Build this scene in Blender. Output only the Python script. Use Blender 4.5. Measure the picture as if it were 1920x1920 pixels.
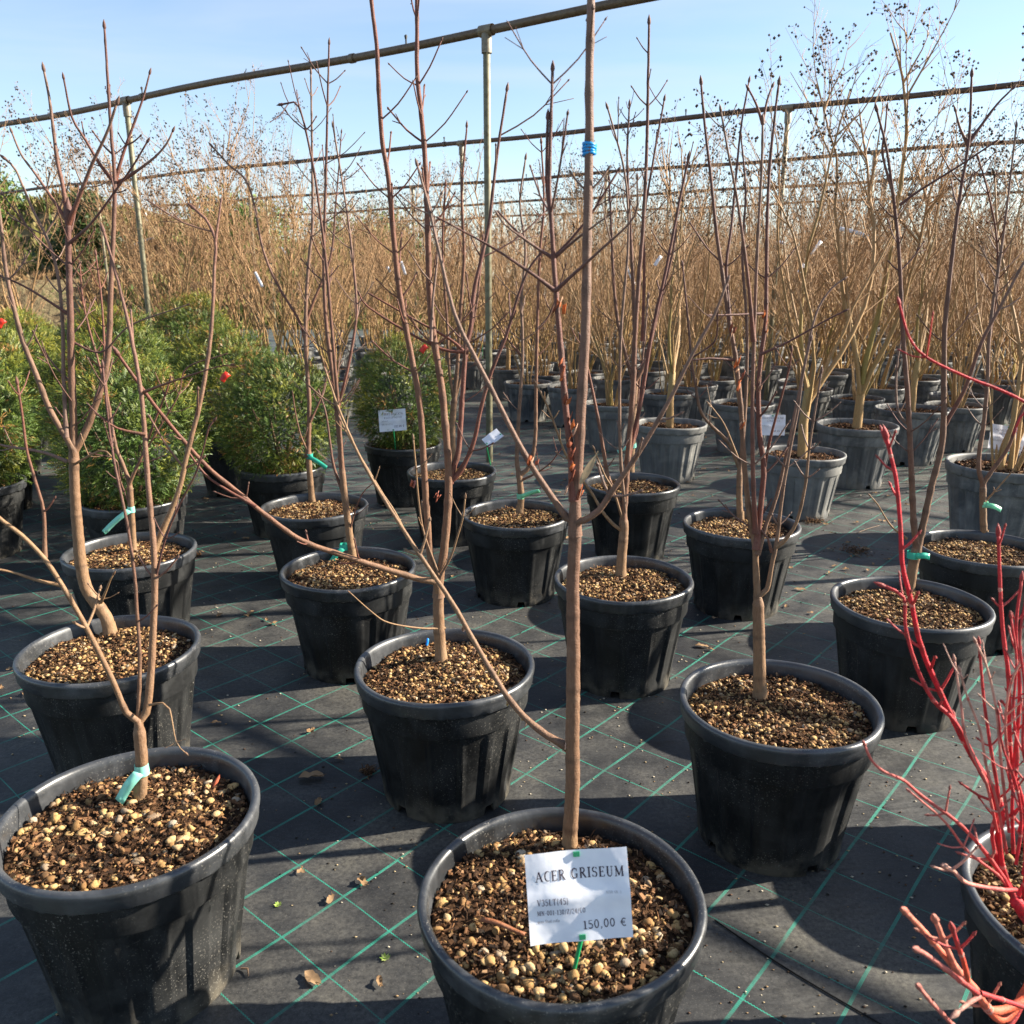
import bpy, math, random
import numpy as np
from mathutils import Vector, Matrix

R = math.radians
for o in list(bpy.data.objects):
    bpy.data.objects.remove(o, do_unlink=True)
scene = bpy.context.scene
col = scene.collection

# ------------------------------------------------------------------ camera, sky, sun, exposure
H = 1.286                                  # camera height, from the pots and the 15.5 cm ground grid
F = 1600.0                                 # focal length in pixels of the 1920 px photograph
PITCH = math.atan(441 / 1600)
cam_d = bpy.data.cameras.new('camera'); cam = bpy.data.objects.new('camera', cam_d); col.objects.link(cam)
cam.location = (0, 0, H); cam.rotation_euler = (R(90) - PITCH, 0, 0)
cam_d.sensor_width = 36; cam_d.lens = F / 1920 * 36; cam_d.clip_start = .02; cam_d.clip_end = 2000
cam_d.dof.use_dof = True; cam_d.dof.focus_distance = 2.3; cam_d.dof.aperture_fstop = 9.0
scene.camera = cam
scene.render.resolution_x = scene.render.resolution_y = 1024

SUN_EL, SUN_AZ = 29.0, 9.0                 # azimuth measured from +X towards +Y
world = bpy.data.worlds.new('World'); scene.world = world; world.use_nodes = True
wn = world.node_tree; wn.nodes.clear()
w_out = wn.nodes.new('ShaderNodeOutputWorld'); w_bg = wn.nodes.new('ShaderNodeBackground')
w_sky = wn.nodes.new('ShaderNodeTexSky'); w_sky.sky_type = 'NISHITA'; w_sky.sun_disc = False
w_sky.sun_elevation = R(SUN_EL); w_sky.sun_rotation = R(90 - SUN_AZ)
w_sky.air_density = 1.0; w_sky.dust_density = 0.4; w_sky.ozone_density = 2.0
w_bg.inputs['Strength'].default_value = 0.068
# thin cirrus streaks: the sky is mixed with a little white where a stretched noise is high
w_tc = wn.nodes.new('ShaderNodeTexCoord'); w_map = wn.nodes.new('ShaderNodeMapping')
w_map.inputs['Scale'].default_value = (1.2, 1.2, 9.0); w_map.inputs['Rotation'].default_value = (0, R(9), 0)
w_noise = wn.nodes.new('ShaderNodeTexNoise'); w_noise.inputs['Scale'].default_value = 1.6
w_noise.inputs['Detail'].default_value = 5; w_noise.inputs['Distortion'].default_value = .6
w_ramp = wn.nodes.new('ShaderNodeMapRange'); w_ramp.inputs[1].default_value = .44; w_ramp.inputs[2].default_value = .70
w_ramp.inputs[3].default_value = .08; w_ramp.inputs[4].default_value = .42
w_mix = wn.nodes.new('ShaderNodeMix'); w_mix.data_type = 'RGBA'
w_mix.inputs[7].default_value = (3.7, 4.1, 4.8, 1)
L = wn.links.new
L(w_tc.outputs['Generated'], w_map.inputs['Vector']); L(w_map.outputs[0], w_noise.inputs['Vector'])
L(w_noise.outputs[0], w_ramp.inputs[0]); L(w_ramp.outputs[0], w_mix.inputs[0])
L(w_sky.outputs[0], w_mix.inputs[6]); L(w_mix.outputs[2], w_bg.inputs['Color']); L(w_bg.outputs[0], w_out.inputs[0])

sun_d = bpy.data.lights.new('sun', 'SUN'); sun = bpy.data.objects.new('sun', sun_d); col.objects.link(sun)
sun_d.energy = 5.0; sun_d.angle = R(.53); sun_d.color = (1, .91, .77)
sdir = Vector((math.cos(R(SUN_EL)) * math.cos(R(SUN_AZ)), math.cos(R(SUN_EL)) * math.sin(R(SUN_AZ)), math.sin(R(SUN_EL))))
sun.rotation_euler = sdir.to_track_quat('Z', 'Y').to_euler(); sun.location = (6, 1, 5)
vs = scene.view_settings
vs.view_transform = 'Standard'; vs.look = 'None'; vs.gamma = 1; vs.use_curve_mapping = False; vs.exposure = 1.75
try:
    cy = scene.cycles; cy.max_bounces = 4; cy.diffuse_bounces = 2; cy.glossy_bounces = 2; cy.transmission_bounces = 2; cy.transparent_max_bounces = 4
except Exception: pass

# ------------------------------------------------------------------ pixel helpers
SP, CP = math.sin(PITCH), math.cos(PITCH)
def ray(x, y):
    u, v = (x - 960) / F, (y - 960) / F
    return Vector((u, CP - v * SP, -(SP + v * CP)))
def at_z(x, y, z=0.0):                     # where the pixel's ray meets the height z
    d = ray(x, y); return Vector((0, 0, H)) + d * ((H - z) / -d.z)
def at_y(x, y, Y):                         # where the pixel's ray meets the upright plane at distance Y
    d = ray(x, y); return Vector((0, 0, H)) + d * (Y / d.y)
def mpp(Y): return Y / F                   # metres per photograph pixel, roughly, at distance Y

# ------------------------------------------------------------------ objects
def tag(o, label=None, cat=None, group=None, kind=None):
    if label: o['label'] = label
    if cat: o['category'] = cat
    if group: o['group'] = group
    if kind: o['kind'] = kind
    return o
def empty(name, loc, rz=0, sc=1.0):
    o = bpy.data.objects.new(name, None); col.objects.link(o); o.empty_display_size = .1
    o.location = loc; o.rotation_euler = (0, 0, rz); o.scale = (sc, sc, sc); return o
def link(name, me, parent=None, loc=None, rz=None):
    o = bpy.data.objects.new(name, me); col.objects.link(o)
    if parent: o.parent = parent
    if loc is not None: o.location = loc
    if rz is not None: o.rotation_euler = (0, 0, rz)
    return o

class MB:
    """collects vertices, faces and a colour for each vertex; build() makes one mesh"""
    def __init__(s): s.v = []; s.f = []; s.c = []
    def add(s, verts, faces, color=(1, 1, 1)):
        b = len(s.v); s.v.extend([tuple(p) for p in verts]); s.f.extend([tuple(i + b for i in f) for f in faces])
        if isinstance(color, list): s.c.extend(color)
        else: s.c.extend([tuple(color)] * len(verts))
    def mesh(s, name, mat, smooth=True):
        me = bpy.data.meshes.new(name); me.from_pydata(s.v, [], s.f)
        a = me.color_attributes.new('tint', 'FLOAT_COLOR', 'POINT')
        arr = np.ones((len(s.v), 4), dtype=np.float32)
        if s.v: arr[:, :3] = np.array(s.c, dtype=np.float32)
        a.data.foreach_set('color', arr.ravel())
        if smooth: me.polygons.foreach_set('use_smooth', np.ones(len(me.polygons), dtype=bool))
        if mat: me.materials.append(mat)
        me.update(); return me
    def box(s, c, size, rot=None, color=(1, 1, 1)):
        x, y, z = [k / 2 for k in size]
        vs_ = [Vector((i * x, j * y, k * z)) for i in (-1, 1) for j in (-1, 1) for k in (-1, 1)]
        if rot is not None: vs_ = [rot @ q for q in vs_]
        c = Vector(c)
        s.add([q + c for q in vs_], [(0, 1, 3, 2), (4, 6, 7, 5), (0, 4, 5, 1), (2, 3, 7, 6), (0, 2, 6, 4), (1, 5, 7, 3)], color)
    def tube(s, pts, rad, sides=6, cols=(1, 1, 1), tip=True):
        n = len(pts)
        if n < 2: return
        pts = [Vector(p) for p in pts]
        if not isinstance(rad, (list, tuple, np.ndarray)): rad = [rad] * n
        tang = []
        for i in range(n):
            d = pts[min(i + 1, n - 1)] - pts[max(i - 1, 0)]
            tang.append(d.normalized() if d.length > 1e-9 else Vector((0, 0, 1)))
        nrm = tang[0].orthogonal().normalized()
        verts = []; cc = []
        for i in range(n):
            t = tang[i]; nrm = (nrm - t * nrm.dot(t))
            nrm = nrm.normalized() if nrm.length > 1e-6 else t.orthogonal().normalized()
            b = t.cross(nrm)
            for k in range(sides):
                a = 2 * math.pi * k / sides
                verts.append(pts[i] + (nrm * math.cos(a) + b * math.sin(a)) * rad[i])
                cc.append(tuple(cols[i]) if isinstance(cols, list) else tuple(cols))
        faces = [(i * sides + k, i * sides + (k + 1) % sides, (i + 1) * sides + (k + 1) % sides, (i + 1) * sides + k)
                 for i in range(n - 1) for k in range(sides)]
        if tip:
            verts.append(pts[-1] + tang[-1] * rad[-1] * .8); cc.append(cc[-1])
            e = len(verts) - 1; b0 = (n - 1) * sides
            faces += [(b0 + k, b0 + (k + 1) % sides, e) for k in range(sides)]
        s.add(verts, faces, cc)
    def merge(s, V, faces, C):
        b = len(s.v); s.v.extend(V); s.f.extend([tuple(i + b for i in f) for f in faces]); s.c.extend(C)

def smooth_path(pts, step):
    """Catmull-Rom through the points, resampled about every `step` metres"""
    P = [Vector(p) for p in pts]
    if len(P) == 2: P = [P[0], P[0].lerp(P[1], .5), P[1]]
    Q = [P[0] * 2 - P[1]] + P + [P[-1] * 2 - P[-2]]
    out = [P[0]]
    for i in range(1, len(Q) - 2):
        a, b, c, d = Q[i - 1], Q[i], Q[i + 1], Q[i + 2]
        m = max(1, int((c - b).length / step + .5))
        for k in range(1, m + 1):
            t = k / m
            out.append(.5 * ((2 * b) + (c - a) * t + (2 * a - 5 * b + 4 * c - d) * t * t + (3 * b - a - 3 * c + d) * t ** 3))
    return out

# ------------------------------------------------------------------ materials
def new_mat(name):
    m = bpy.data.materials.new(name); m.use_nodes = True
    nt = m.node_tree; b = nt.nodes['Principled BSDF']; return m, nt, b
class N:
    """short node writing"""
    def __init__(s, nt): s.nt = nt
    def node(s, t, **k):
        n = s.nt.nodes.new(t)
        for a, v in k.items(): setattr(n, a, v)
        return n
    def l(s, a, b): s.nt.links.new(a, b)
    def put(s, sock, v):
        if isinstance(v, bpy.types.NodeSocket): s.l(v, sock)
        else: sock.default_value = v
    def m(s, op, a, b=0.0, clamp=False):
        n = s.node('ShaderNodeMath', operation=op, use_clamp=clamp); s.put(n.inputs[0], a); s.put(n.inputs[1], b); return n.outputs[0]
    def noise(s, vec, scale, detail=3, rough=.55, dist=0.0):
        n = s.node('ShaderNodeTexNoise'); s.l(vec, n.inputs['Vector']); n.inputs['Scale'].default_value = scale
        n.inputs['Detail'].default_value = detail; n.inputs['Roughness'].default_value = rough; n.inputs['Distortion'].default_value = dist
        return n.outputs[0]
    def rng(s, v, a, b, c=0.0, d=1.0):
        n = s.node('ShaderNodeMapRange'); s.put(n.inputs[0], v)
        for i, q in enumerate((a, b, c, d)): n.inputs[i + 1].default_value = q
        return n.outputs[0]
    def mix(s, f, a, b, blend='MIX'):
        n = s.node('ShaderNodeMix', data_type='RGBA', blend_type=blend); s.put(n.inputs[0], f); s.put(n.inputs[6], a); s.put(n.inputs[7], b); return n.outputs[2]
    def ramp(s, f, stops, interp='LINEAR'):
        n = s.node('ShaderNodeValToRGB'); s.l(f, n.inputs[0]); e = n.color_ramp; e.interpolation = interp
        while len(e.elements) < len(stops): e.elements.new(.5)
        for el, (p, c) in zip(e.elements, stops): el.position = p; el.color = (*c, 1)
        return n.outputs[0]
    def scalev(s, vec, sc):
        n = s.node('ShaderNodeMapping'); s.l(vec, n.inputs[0]); n.inputs['Scale'].default_value = sc; return n.outputs[0]
    def bump(s, h, strength, dist, normal=None):
        n = s.node('ShaderNodeBump'); s.l(h, n.inputs['Height']); n.inputs['Strength'].default_value = strength
        n.inputs['Distance'].default_value = dist
        if normal: s.l(normal, n.inputs['Normal'])
        return n.outputs[0]
    def obj(s): return s.node('ShaderNodeTexCoord').outputs['Object']
    def geo(s): return s.node('ShaderNodeNewGeometry')
    def tint(s): return s.node('ShaderNodeVertexColor', layer_name='tint').outputs[0]

GRID_O, GRID_A, GRID_S = (-.384, 1.769), R(-40.7), .1548
def mat_fabric():
    m, nt, b = new_mat('woven_ground_fabric'); n = N(nt); P = n.obj()
    sx = n.node('ShaderNodeSeparateXYZ'); n.l(P, sx.inputs[0]); X, Y = sx.outputs[0], sx.outputs[1]
    wob = n.m('MULTIPLY', n.m('SUBTRACT', n.noise(P, 1.4, 2), .5), .03)
    c, s_ = math.cos(GRID_A), math.sin(GRID_A)
    ca = GRID_O[0] * c + GRID_O[1] * s_; cb = -GRID_O[0] * s_ + GRID_O[1] * c
    A = n.m('ADD', n.m('SUBTRACT', n.m('ADD', n.m('MULTIPLY', X, c), n.m('MULTIPLY', Y, s_)), ca), wob)
    B = n.m('ADD', n.m('SUBTRACT', n.m('ADD', n.m('MULTIPLY', X, -s_), n.m('MULTIPLY', Y, c)), cb), wob)
    def dist(q, off=None):
        if off is not None: q = n.m('ADD', q, off)
        fr = n.m('FRACT', n.m('ADD', n.m('DIVIDE', q, GRID_S), .5))
        return n.m('MULTIPLY', n.m('ABSOLUTE', n.m('SUBTRACT', fr, .5)), GRID_S)
    # thick lines: a band of three green threads; thin lines: one zigzag stitch
    dA = dist(A)
    band = n.m('LESS_THAN', dA, .0034)
    threads = n.m('GREATER_THAN', n.m('SINE', n.m('MULTIPLY', A, 2 * math.pi / .0023)), -.35)
    dash = n.m('GREATER_THAN', n.m('SINE', n.m('MULTIPLY', B, 2 * math.pi / .0046)), -.75)
    lineA = n.m('MULTIPLY', band, n.m('MULTIPLY', n.m('ADD', n.m('MULTIPLY', threads, .6), .4), n.m('ADD', n.m('MULTIPLY', dash, .4), .6)))
    zig = n.m('MULTIPLY', n.m('SINE', n.m('MULTIPLY', A, 2 * math.pi / .0062)), .0007)
    lineB = n.m('LESS_THAN', dist(B, zig), .00125)
    line = n.m('MAXIMUM', lineA, lineB)
    dirt = n.noise(P, 2.3, 6, .62, .4); dirt2 = n.noise(P, 9.0, 5, .6)
    line = n.m('MULTIPLY', line, n.rng(dirt2, .38, .62, 1.0, .45))
    wA = n.m('SINE', n.m('MULTIPLY', A, 2 * math.pi / .0034)); wB = n.m('SINE', n.m('MULTIPLY', B, 2 * math.pi / .0026))
    weave = n.m('MULTIPLY', wA, wB)
    base = n.ramp(n.m('ADD', n.m('MULTIPLY', dirt, .7), n.m('MULTIPLY', dirt2, .3)),
                  [(.40, (.011, .012, .014)), (.48, (.034, .035, .036)), (.55, (.066, .065, .062)), (.66, (.105, .100, .085)), (.78, (.14, .125, .09))])
    grit = n.noise(n.scalev(P, (1, 1, 1)), 95, 4, .75)
    base = n.mix(n.rng(grit, .36, .64, .0, .75), n.mix(1.0, base, (1.5, 1.48, 1.40, 1), 'MULTIPLY'), (.010, .010, .011, 1))
    base = n.mix(n.rng(weave, -1, 1, 0, .55), base, (.010, .010, .011, 1))
    fine = n.noise(P, 300, 2, .7)
    base = n.mix(n.rng(fine, .60, .72, 0, .5), base, (.19, .175, .15, 1))
    # dusty and silty further into the crape myrtle rows, where people walk
    silt = n.m('MULTIPLY', n.rng(Y, 3.4, 6.5, 0, 1), n.rng(n.noise(n.scalev(P, (.7, 1.6, 1)), 2.2, 6, .65), .42, .66, 0, .75))
    base = n.mix(silt, base, (.11, .105, .09, 1))
    n.l(n.mix(line, base, (.018, .24, .17, 1)), b.inputs['Base Color'])
    n.put(b.inputs['Roughness'], n.rng(dirt2, .3, .7, .48, .7)); b.inputs['Specular IOR Level'].default_value = .42
    hgt = n.m('ADD', n.m('MULTIPLY', n.noise(n.scalev(P, (.5, 1.5, 1)), 5.0, 3, .5, .6), .017), n.m('MULTIPLY', n.noise(n.scalev(P, (.5, 2.4, 1)), 14, 3),   .0032))
    hgt = n.m('ADD', hgt, n.m('MULTIPLY', weave, .00018)); hgt = n.m('ADD', hgt, n.m('MULTIPLY', line, .0006))
    n.l(n.bump(hgt, .85, 1.0), b.inputs['Normal'])
    return m

def mat_pot(name, base, chalk, amount, rough, spec=.5):
    m, nt, b = new_mat(name); n = N(nt); P = n.obj()
    inf = n.node('ShaderNodeObjectInfo')
    off = n.node('ShaderNodeVectorMath', operation='ADD'); n.l(P, off.inputs[0])
    cmb = n.node('ShaderNodeCombineXYZ'); rr = n.m('MULTIPLY', inf.outputs['Random'], 37.0)
    for i in range(3): n.l(rr, cmb.inputs[i])
    n.l(cmb.outputs[0], off.inputs[1]); Q = off.outputs[0]
    big = n.noise(Q, 7, 5, .65, .5); streak = n.noise(n.scalev(Q, (26, 26, 1.6)), 1.0, 4, .6); spk = n.noise(Q, 260, 2, .7)
    f = n.m('ADD', n.rng(big, .45, .72, 0, amount), n.m('MULTIPLY', n.rng(streak, .5, .75, 0, 1), amount * .6), True)
    colr = n.mix(f, (*base, 1), (*chalk, 1))
    colr = n.mix(n.m('MULTIPLY', n.m('POWER', inf.outputs['Random'], 2.0), amount * .45), colr, (*chalk, 1))
    speck = n.m('MULTIPLY', n.rng(spk, .61, .70, 0, .6), n.rng(n.noise(Q, 6, 3), .42, .6, .06, 1))
    scr = n.rng(n.noise(n.scalev(Q, (8, 8, 55)), 3.0, 3, .7, 1.5), .66, .74, 0, .35)
    colr = n.mix(scr, colr, (*chalk, 1))
    colr = n.mix(speck, colr, (.30, .28, .24, 1))
    sz = n.node('ShaderNodeSeparateXYZ'); n.l(P, sz.inputs[0])
    mud = n.m('MULTIPLY', n.rng(sz.outputs[2], .0, .075, .55, 0), n.rng(n.noise(Q, 16, 4), .42, .6, 0, min(1, amount * 1.6)))
    colr = n.mix(mud, colr, (.22, .19, .14, 1))
    n.l(colr, b.inputs['Base Color']); n.put(b.inputs['Roughness'], n.m('ADD', n.rng(big, .3, .7, rough, rough + .16), n.m('MULTIPLY', f, .2)))
    b.inputs['Specular IOR Level'].default_value = spec
    h = n.m('ADD', n.m('MULTIPLY', n.noise(Q, 60, 3), .0006), n.m('MULTIPLY', streak, .0006))
    n.l(n.bump(h, .6, 1.0), b.inputs['Normal']); return m

def mat_bark():
    m, nt, b = new_mat('bark'); n = N(nt); P = n.obj()
    fine = n.noise(n.scalev(P, (1, 1, .22)), 330, 4, .65); blot = n.noise(P, 34, 3, .6)
    c = n.mix(n.rng(fine, .35, .68, .0, .55), n.tint(), n.mix(1.0, n.tint(), (.42, .36, .34, 1), 'MULTIPLY'))
    c = n.mix(n.rng(blot, .56, .74, 0, .4), c, n.mix(.35, n.tint(), (.34, .27, .2, 1)))
    n.l(c, b.inputs['Base Color']); b.inputs['Roughness'].default_value = .62; b.inputs['Specular IOR Level'].default_value = .3
    len_ = n.noise(n.scalev(P, (1, 1, 2.6)), 210, 2, .6)
    c = n.mix(n.rng(len_, .62, .70, 0, .3), c, n.mix(.5, n.tint(), (.42, .33, .25, 1)))
    n.l(c, b.inputs['Base Color'])
    n.l(n.bump(n.m('ADD', n.m('ADD', fine, blot), len_), .7, .0014), b.inputs['Normal']); return m
def mat_tint(name, rough=.6, spec=.3, trans=0.0, var=0.0):
    m, nt, b = new_mat(name); n = N(nt)
    c = n.tint()
    if var:
        g = n.geo(); c = n.mix(n.rng(g.outputs['Random Per Island'], 0, 1, 0, var), c, n.mix(1.0, c, (.35, .35, .35, 1), 'MULTIPLY'))
    n.l(c, b.inputs['Base Color']); b.inputs['Roughness'].default_value = rough; b.inputs['Specular IOR Level'].default_value = spec
    if trans:
        t = n.node('ShaderNodeBsdfTranslucent'); n.l(c, t.inputs[0]); mx = n.node('ShaderNodeMixShader'); mx.inputs[0].default_value = trans
        n.l(b.outputs[0], mx.inputs[1]); n.l(t.outputs[0], mx.inputs[2]); n.l(mx.outputs[0], nt.nodes['Material Output'].inputs[0])
    return m
def mat_gravel():
    m, nt, b = new_mat('gravel'); n = N(nt); g = n.geo(); P = n.obj()
    c = n.ramp(g.outputs['Random Per Island'], [(0, (.10, .055, .028)), (.2, (.25, .14, .055)), (.45, (.40, .25, .10)), (.70, (.48, .325, .145)), (.86, (.44, .32, .18)), (.93, (.20, .14, .09)), (1, (.46, .38, .27))])
    sp = n.noise(P, 330, 3, .65); c = n.mix(n.rng(sp, .45, .7, 0, .65), c, n.mix(1.0, c, (.42, .33, .25, 1), 'MULTIPLY'))
    n.l(c, b.inputs['Base Color']); b.inputs['Roughness'].default_value = .85; b.inputs['Specular IOR Level'].default_value = .2
    n.l(n.bump(sp, .6, .0012), b.inputs['Normal']); return m
def mat_mulch():
    m, nt, b = new_mat('mulch'); n = N(nt); g = n.geo(); P = n.obj()
    c = n.ramp(g.outputs['Random Per Island'], [(0, (.010, .006, .004)), (.4, (.045, .023, .012)), (.72, (.115, .056, .026)), (.92, (.21, .105, .048)), (1, (.34, .21, .11))])
    n.l(c, b.inputs['Base Color']); b.inputs['Roughness'].default_value = .85; b.inputs['Specular IOR Level'].default_value = .15; return m
def mat_soil():
    m, nt, b = new_mat('soil'); n = N(nt); P = n.obj()
    a = n.noise(P, 60, 6, .7); d = n.noise(P, 14, 4, .6)
    c = n.ramp(n.m('ADD', n.m('MULTIPLY', a, .6), n.m('MULTIPLY', d, .4)), [(.34, (.012, .007, .004)), (.5, (.048, .026, .014)), (.66, (.12, .064, .031))])
    n.l(c, b.inputs['Base Color']); b.inputs['Roughness'].default_value = .95; b.inputs['Specular IOR Level'].default_value = .1
    n.l(n.bump(a, .9, .008), b.inputs['Normal']); return m
def mat_pipe():
    m, nt, b = new_mat('weathered_pipe'); n = N(nt); P = n.obj()
    a = n.noise(P, 30, 5, .65); d = n.noise(P, 3.5, 3)
    c = n.mix(n.rng(a, .45, .7), n.tint(), n.mix(1.0, n.tint(), (.6, .48, .38, 1), 'MULTIPLY'))
    c = n.mix(n.rng(d, .5, .7, 0, .5), c, n.mix(.5, n.tint(), (.20, .17, .12, 1)))
    n.l(c, b.inputs['Base Color']); b.inputs['Metallic'].default_value = .15; b.inputs['Roughness'].default_value = .55
    n.l(n.bump(a, .3, .002), b.inputs['Normal']); return m
def mat_paper():
    m, nt, b = new_mat('paper'); n = N(nt); P = n.obj()
    w = n.noise(P, 240, 3, .6); q = n.noise(P, 26, 2)
    n.l(n.ramp(q, [(.35, (.70, .71, .76)), (.65, (.80, .80, .83))]), b.inputs['Base Color']); b.inputs['Roughness'].default_value = .45
    n.l(n.bump(n.m('ADD', n.m('MULTIPLY', w, .05), q), .35, .004), b.inputs['Normal']); return m
def mat_bank():
    m, nt, b = new_mat('earth_bank'); n = N(nt); P = n.obj()
    a = n.noise(P, 1.1, 6, .65, .4); d = n.noise(P, 6, 5, .65)
    c = n.ramp(n.m('ADD', n.m('MULTIPLY', a, .6), n.m('MULTIPLY', d, .4)), [(.36, (.05, .035, .02)), (.47, (.14, .10, .055)), (.56, (.22, .17, .09)), (.68, (.09, .11, .03))])
    n.l(c, b.inputs['Base Color']); b.inputs['Roughness'].default_value = .95; b.inputs['Specular IOR Level'].default_value = .1
    n.l(n.bump(d, .9, .12), b.inputs['Normal']); return m
def mat_track():
    m, nt, b = new_mat('pale_track'); n = N(nt); P = n.obj(); a = n.noise(P, 3, 6, .65)
    n.l(n.ramp(a, [(.35, (.22, .18, .12)), (.65, (.36, .30, .21))]), b.inputs['Base Color']); b.inputs['Roughness'].default_value = .95; return m

M = dict(fabric=mat_fabric(), pot=mat_pot('black_plastic', (.0055, .0060, .0066), (.050, .051, .050), .5, .42, .28), rim=mat_pot('black_plastic_rim', (.010, .011, .0125), (.080, .084, .090), .6, .28, .75),  # rim colours lighter and bluer: scuffs, plus sky reflection put into the colour
         oldpot=mat_pot('weathered_grey_plastic', (.052, .055, .059), (.23, .225, .205), .9, .5),
         bark=mat_bark(), gravel=mat_gravel(), mulch=mat_mulch(), soil=mat_soil(), pipe=mat_pipe(), paper=mat_paper(),
         tint=mat_tint('plain_tint'), twig=mat_tint('twig_bark', .7, .25), tape=mat_tint('plastic_tape', .35, .5, .25), leaf=mat_tint('needles', .5, .35, .2, .25),
         dry=mat_tint('dry_leaf', .8, .15, .2), seed=mat_tint('seed_heads', .8, .15), ink=mat_tint('ink', .6, .2),
         stake=mat_tint('green_plastic', .3, .5), bank=mat_bank(), track=mat_track())

# ------------------------------------------------------------------ ground and far setting
def sheet(name, x0, x1, y0, y1, z, mat, nx=1, ny=1, fn=None):
    mb = MB()
    for j in range(ny + 1):
        for i in range(nx + 1):
            x, y = x0 + (x1 - x0) * i / nx, y0 + (y1 - y0) * j / ny
            mb.v.append((x, y, z + (fn(x, y) if fn else 0))); mb.c.append((1, 1, 1))
    for j in range(ny):
        for i in range(nx):
            a = j * (nx + 1) + i; mb.f.append((a, a + 1, a + nx + 2, a + nx + 1))
    return link(name, mb.mesh(name, mat))
tag(sheet('ground', -400, 400, -60, 700, -.012, M['track']), kind='structure')
tag(sheet('ground_fabric', -16, 26, -4, 46, 0, M['fabric']), kind='structure')

def vnoise(seed):
    rg = np.random.default_rng(seed); G = rg.random((64, 64))
    def f(x, y):
        s = 0; a = 1; tot = 0
        for o in range(4):
            xi, yi = math.floor(x), math.floor(y); fx, fy = x - xi, y - yi
            fx, fy = fx * fx * (3 - 2 * fx), fy * fy * (3 - 2 * fy)
            g = lambda i, j: G[i % 64, j % 64]
            s += a * ((g(xi, yi) * (1 - fx) + g(xi + 1, yi) * fx) * (1 - fy) + (g(xi, yi + 1) * (1 - fx) + g(xi + 1, yi + 1) * fx) * fy)
            tot += a; a *= .5; x *= 2.03; y *= 2.03
        return s / tot
    return f
vn = vnoise(3)
def bank_h(x, y):
    t = min(1, max(0, (y - 22) / 2.2)); h = 1.18 * t * t * (3 - 2 * t)
    k = min(1, max(0, (y - 26.0) / 3.6)); k = k * k * (3 - 2 * k)
    top = 2.6 * (.55 + .8 * vn(x * .16 + 9, y * .12)) * (.40 + .60 * min(1, max(0, (-12.3 - x) / 2.0)))
    e = min(1, max(0, (x + 46) / 5)) * min(1, max(0, (2 - x) / 6))
    return ((h + k * top) * e + (vn(x * 1.3, y * 1.3) - .5) * .35 * e * t) - .03
bank = tag(sheet('earth_bank', -46, 4, 21.5, 44, 0, M['bank'], 150, 70, bank_h), kind='structure')

# weeds and scrub on the bank: one mass nobody could count
def leaf_quad(mb, p, d, ln, w, color, rg):
    d = d.normalized(); s = d.cross(Vector((rg.uniform(-1, 1), rg.uniform(-1, 1), rg.uniform(-1, 1))))
    if s.length < 1e-4: s = d.orthogonal()
    s = s.normalized() * w * .5
    mb.add([p - s * .6, p + s * .6, p + d * ln * .6 + s, p + d * ln, p + d * ln * .6 - s], [(0, 1, 2, 3, 4)], color)
rg = random.Random(5)
mb = MB()
for i in range(26000):
    x = rg.uniform(-30, 1); y = 22 + 13 * rg.random() ** 1.3
    if vn(x * .5 + 20, y * .5) < .42: continue
    g = vn(x * .25 + 40, y * .35)
    c = rg.choice([(.12, .14, .035), (.17, .16, .045), (.24, .20, .08), (.07, .10, .03)]) if g > .47 else rg.choice([(.24, .15, .07), (.17, .10, .05), (.28, .2, .1)])
    leaf_quad(mb, Vector((x, y, bank_h(x, y) - .02)), Vector((rg.uniform(-.7, .7), rg.uniform(-.7, .7), 1)), rg.uniform(.12, .42), rg.uniform(.05, .13), c, rg)
weeds = tag(link('weeds', mb.mesh('weeds', M['dry'])), 'yellow green weeds and dry scrub covering the earth bank', 'weeds', kind='stuff')

def bush(name, c, rx, rz, n, cols, seed, label, cat, conic=False):
    rg = random.Random(seed); root = empty(name, c); mb = MB(); tr = MB()
    c0 = Vector((0, 0, 0))
    for k in range(5):
        a = rg.uniform(0, 6.28); tip = Vector((math.cos(a) * rx * .6, math.sin(a) * rx * .6, rz * rg.uniform(1, 1.7)))
        tr.tube([c0, tip * .5 + Vector((0, 0, .1)), tip], [.06, .04, .01], 5, (.12, .09, .06))
    clumps = [Vector((rg.gauss(0, .45) * rx, rg.gauss(0, .45) * rx, rz * rg.uniform(.25, 1.8))) for _ in range(34)]
    for i in range(n):
        q = rg.choice(clumps); h = q.z / (2 * rz)
        sc = (1.15 - h) if conic else 1
        p = Vector((q.x * sc, q.y * sc, q.z)) + Vector((rg.gauss(0, 1), rg.gauss(0, 1), rg.gauss(0, 1))) * rx * .2
        if p.z < .05: continue
        cc = rg.choice(cols); leaf_quad(mb, p, Vector((rg.uniform(-1, 1), rg.uniform(-1, 1), rg.uniform(-.2, 1))), rg.uniform(.09, .2), rg.uniform(.04, .09), cc, rg)
    link('trunk', tr.mesh('trunk', M['bark']), root); link('crown', mb.mesh('crown', M['leaf']), root)
    return tag(root, label, cat)
GREEN = [(.13, .20, .035), (.09, .16, .03), (.17, .23, .05), (.06, .11, .025)]
DARK = [(.035, .06, .02), (.05, .085, .025), (.07, .11, .03), (.10, .13, .04)]
bush('leafy_bush', (-17.2, 28.5, bank_h(-17.2, 28.5) - .9), 1.3, 1.0, 9000, GREEN, 1, 'bright green leafy bush at the foot of the brown earth mound', 'bush')
bush('leafy_bush', (-20.5, 34.5, 2.6), 2.2, .9, 9000, GREEN, 2, 'light green bush spreading over the crest of the earth bank', 'bush')
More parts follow.
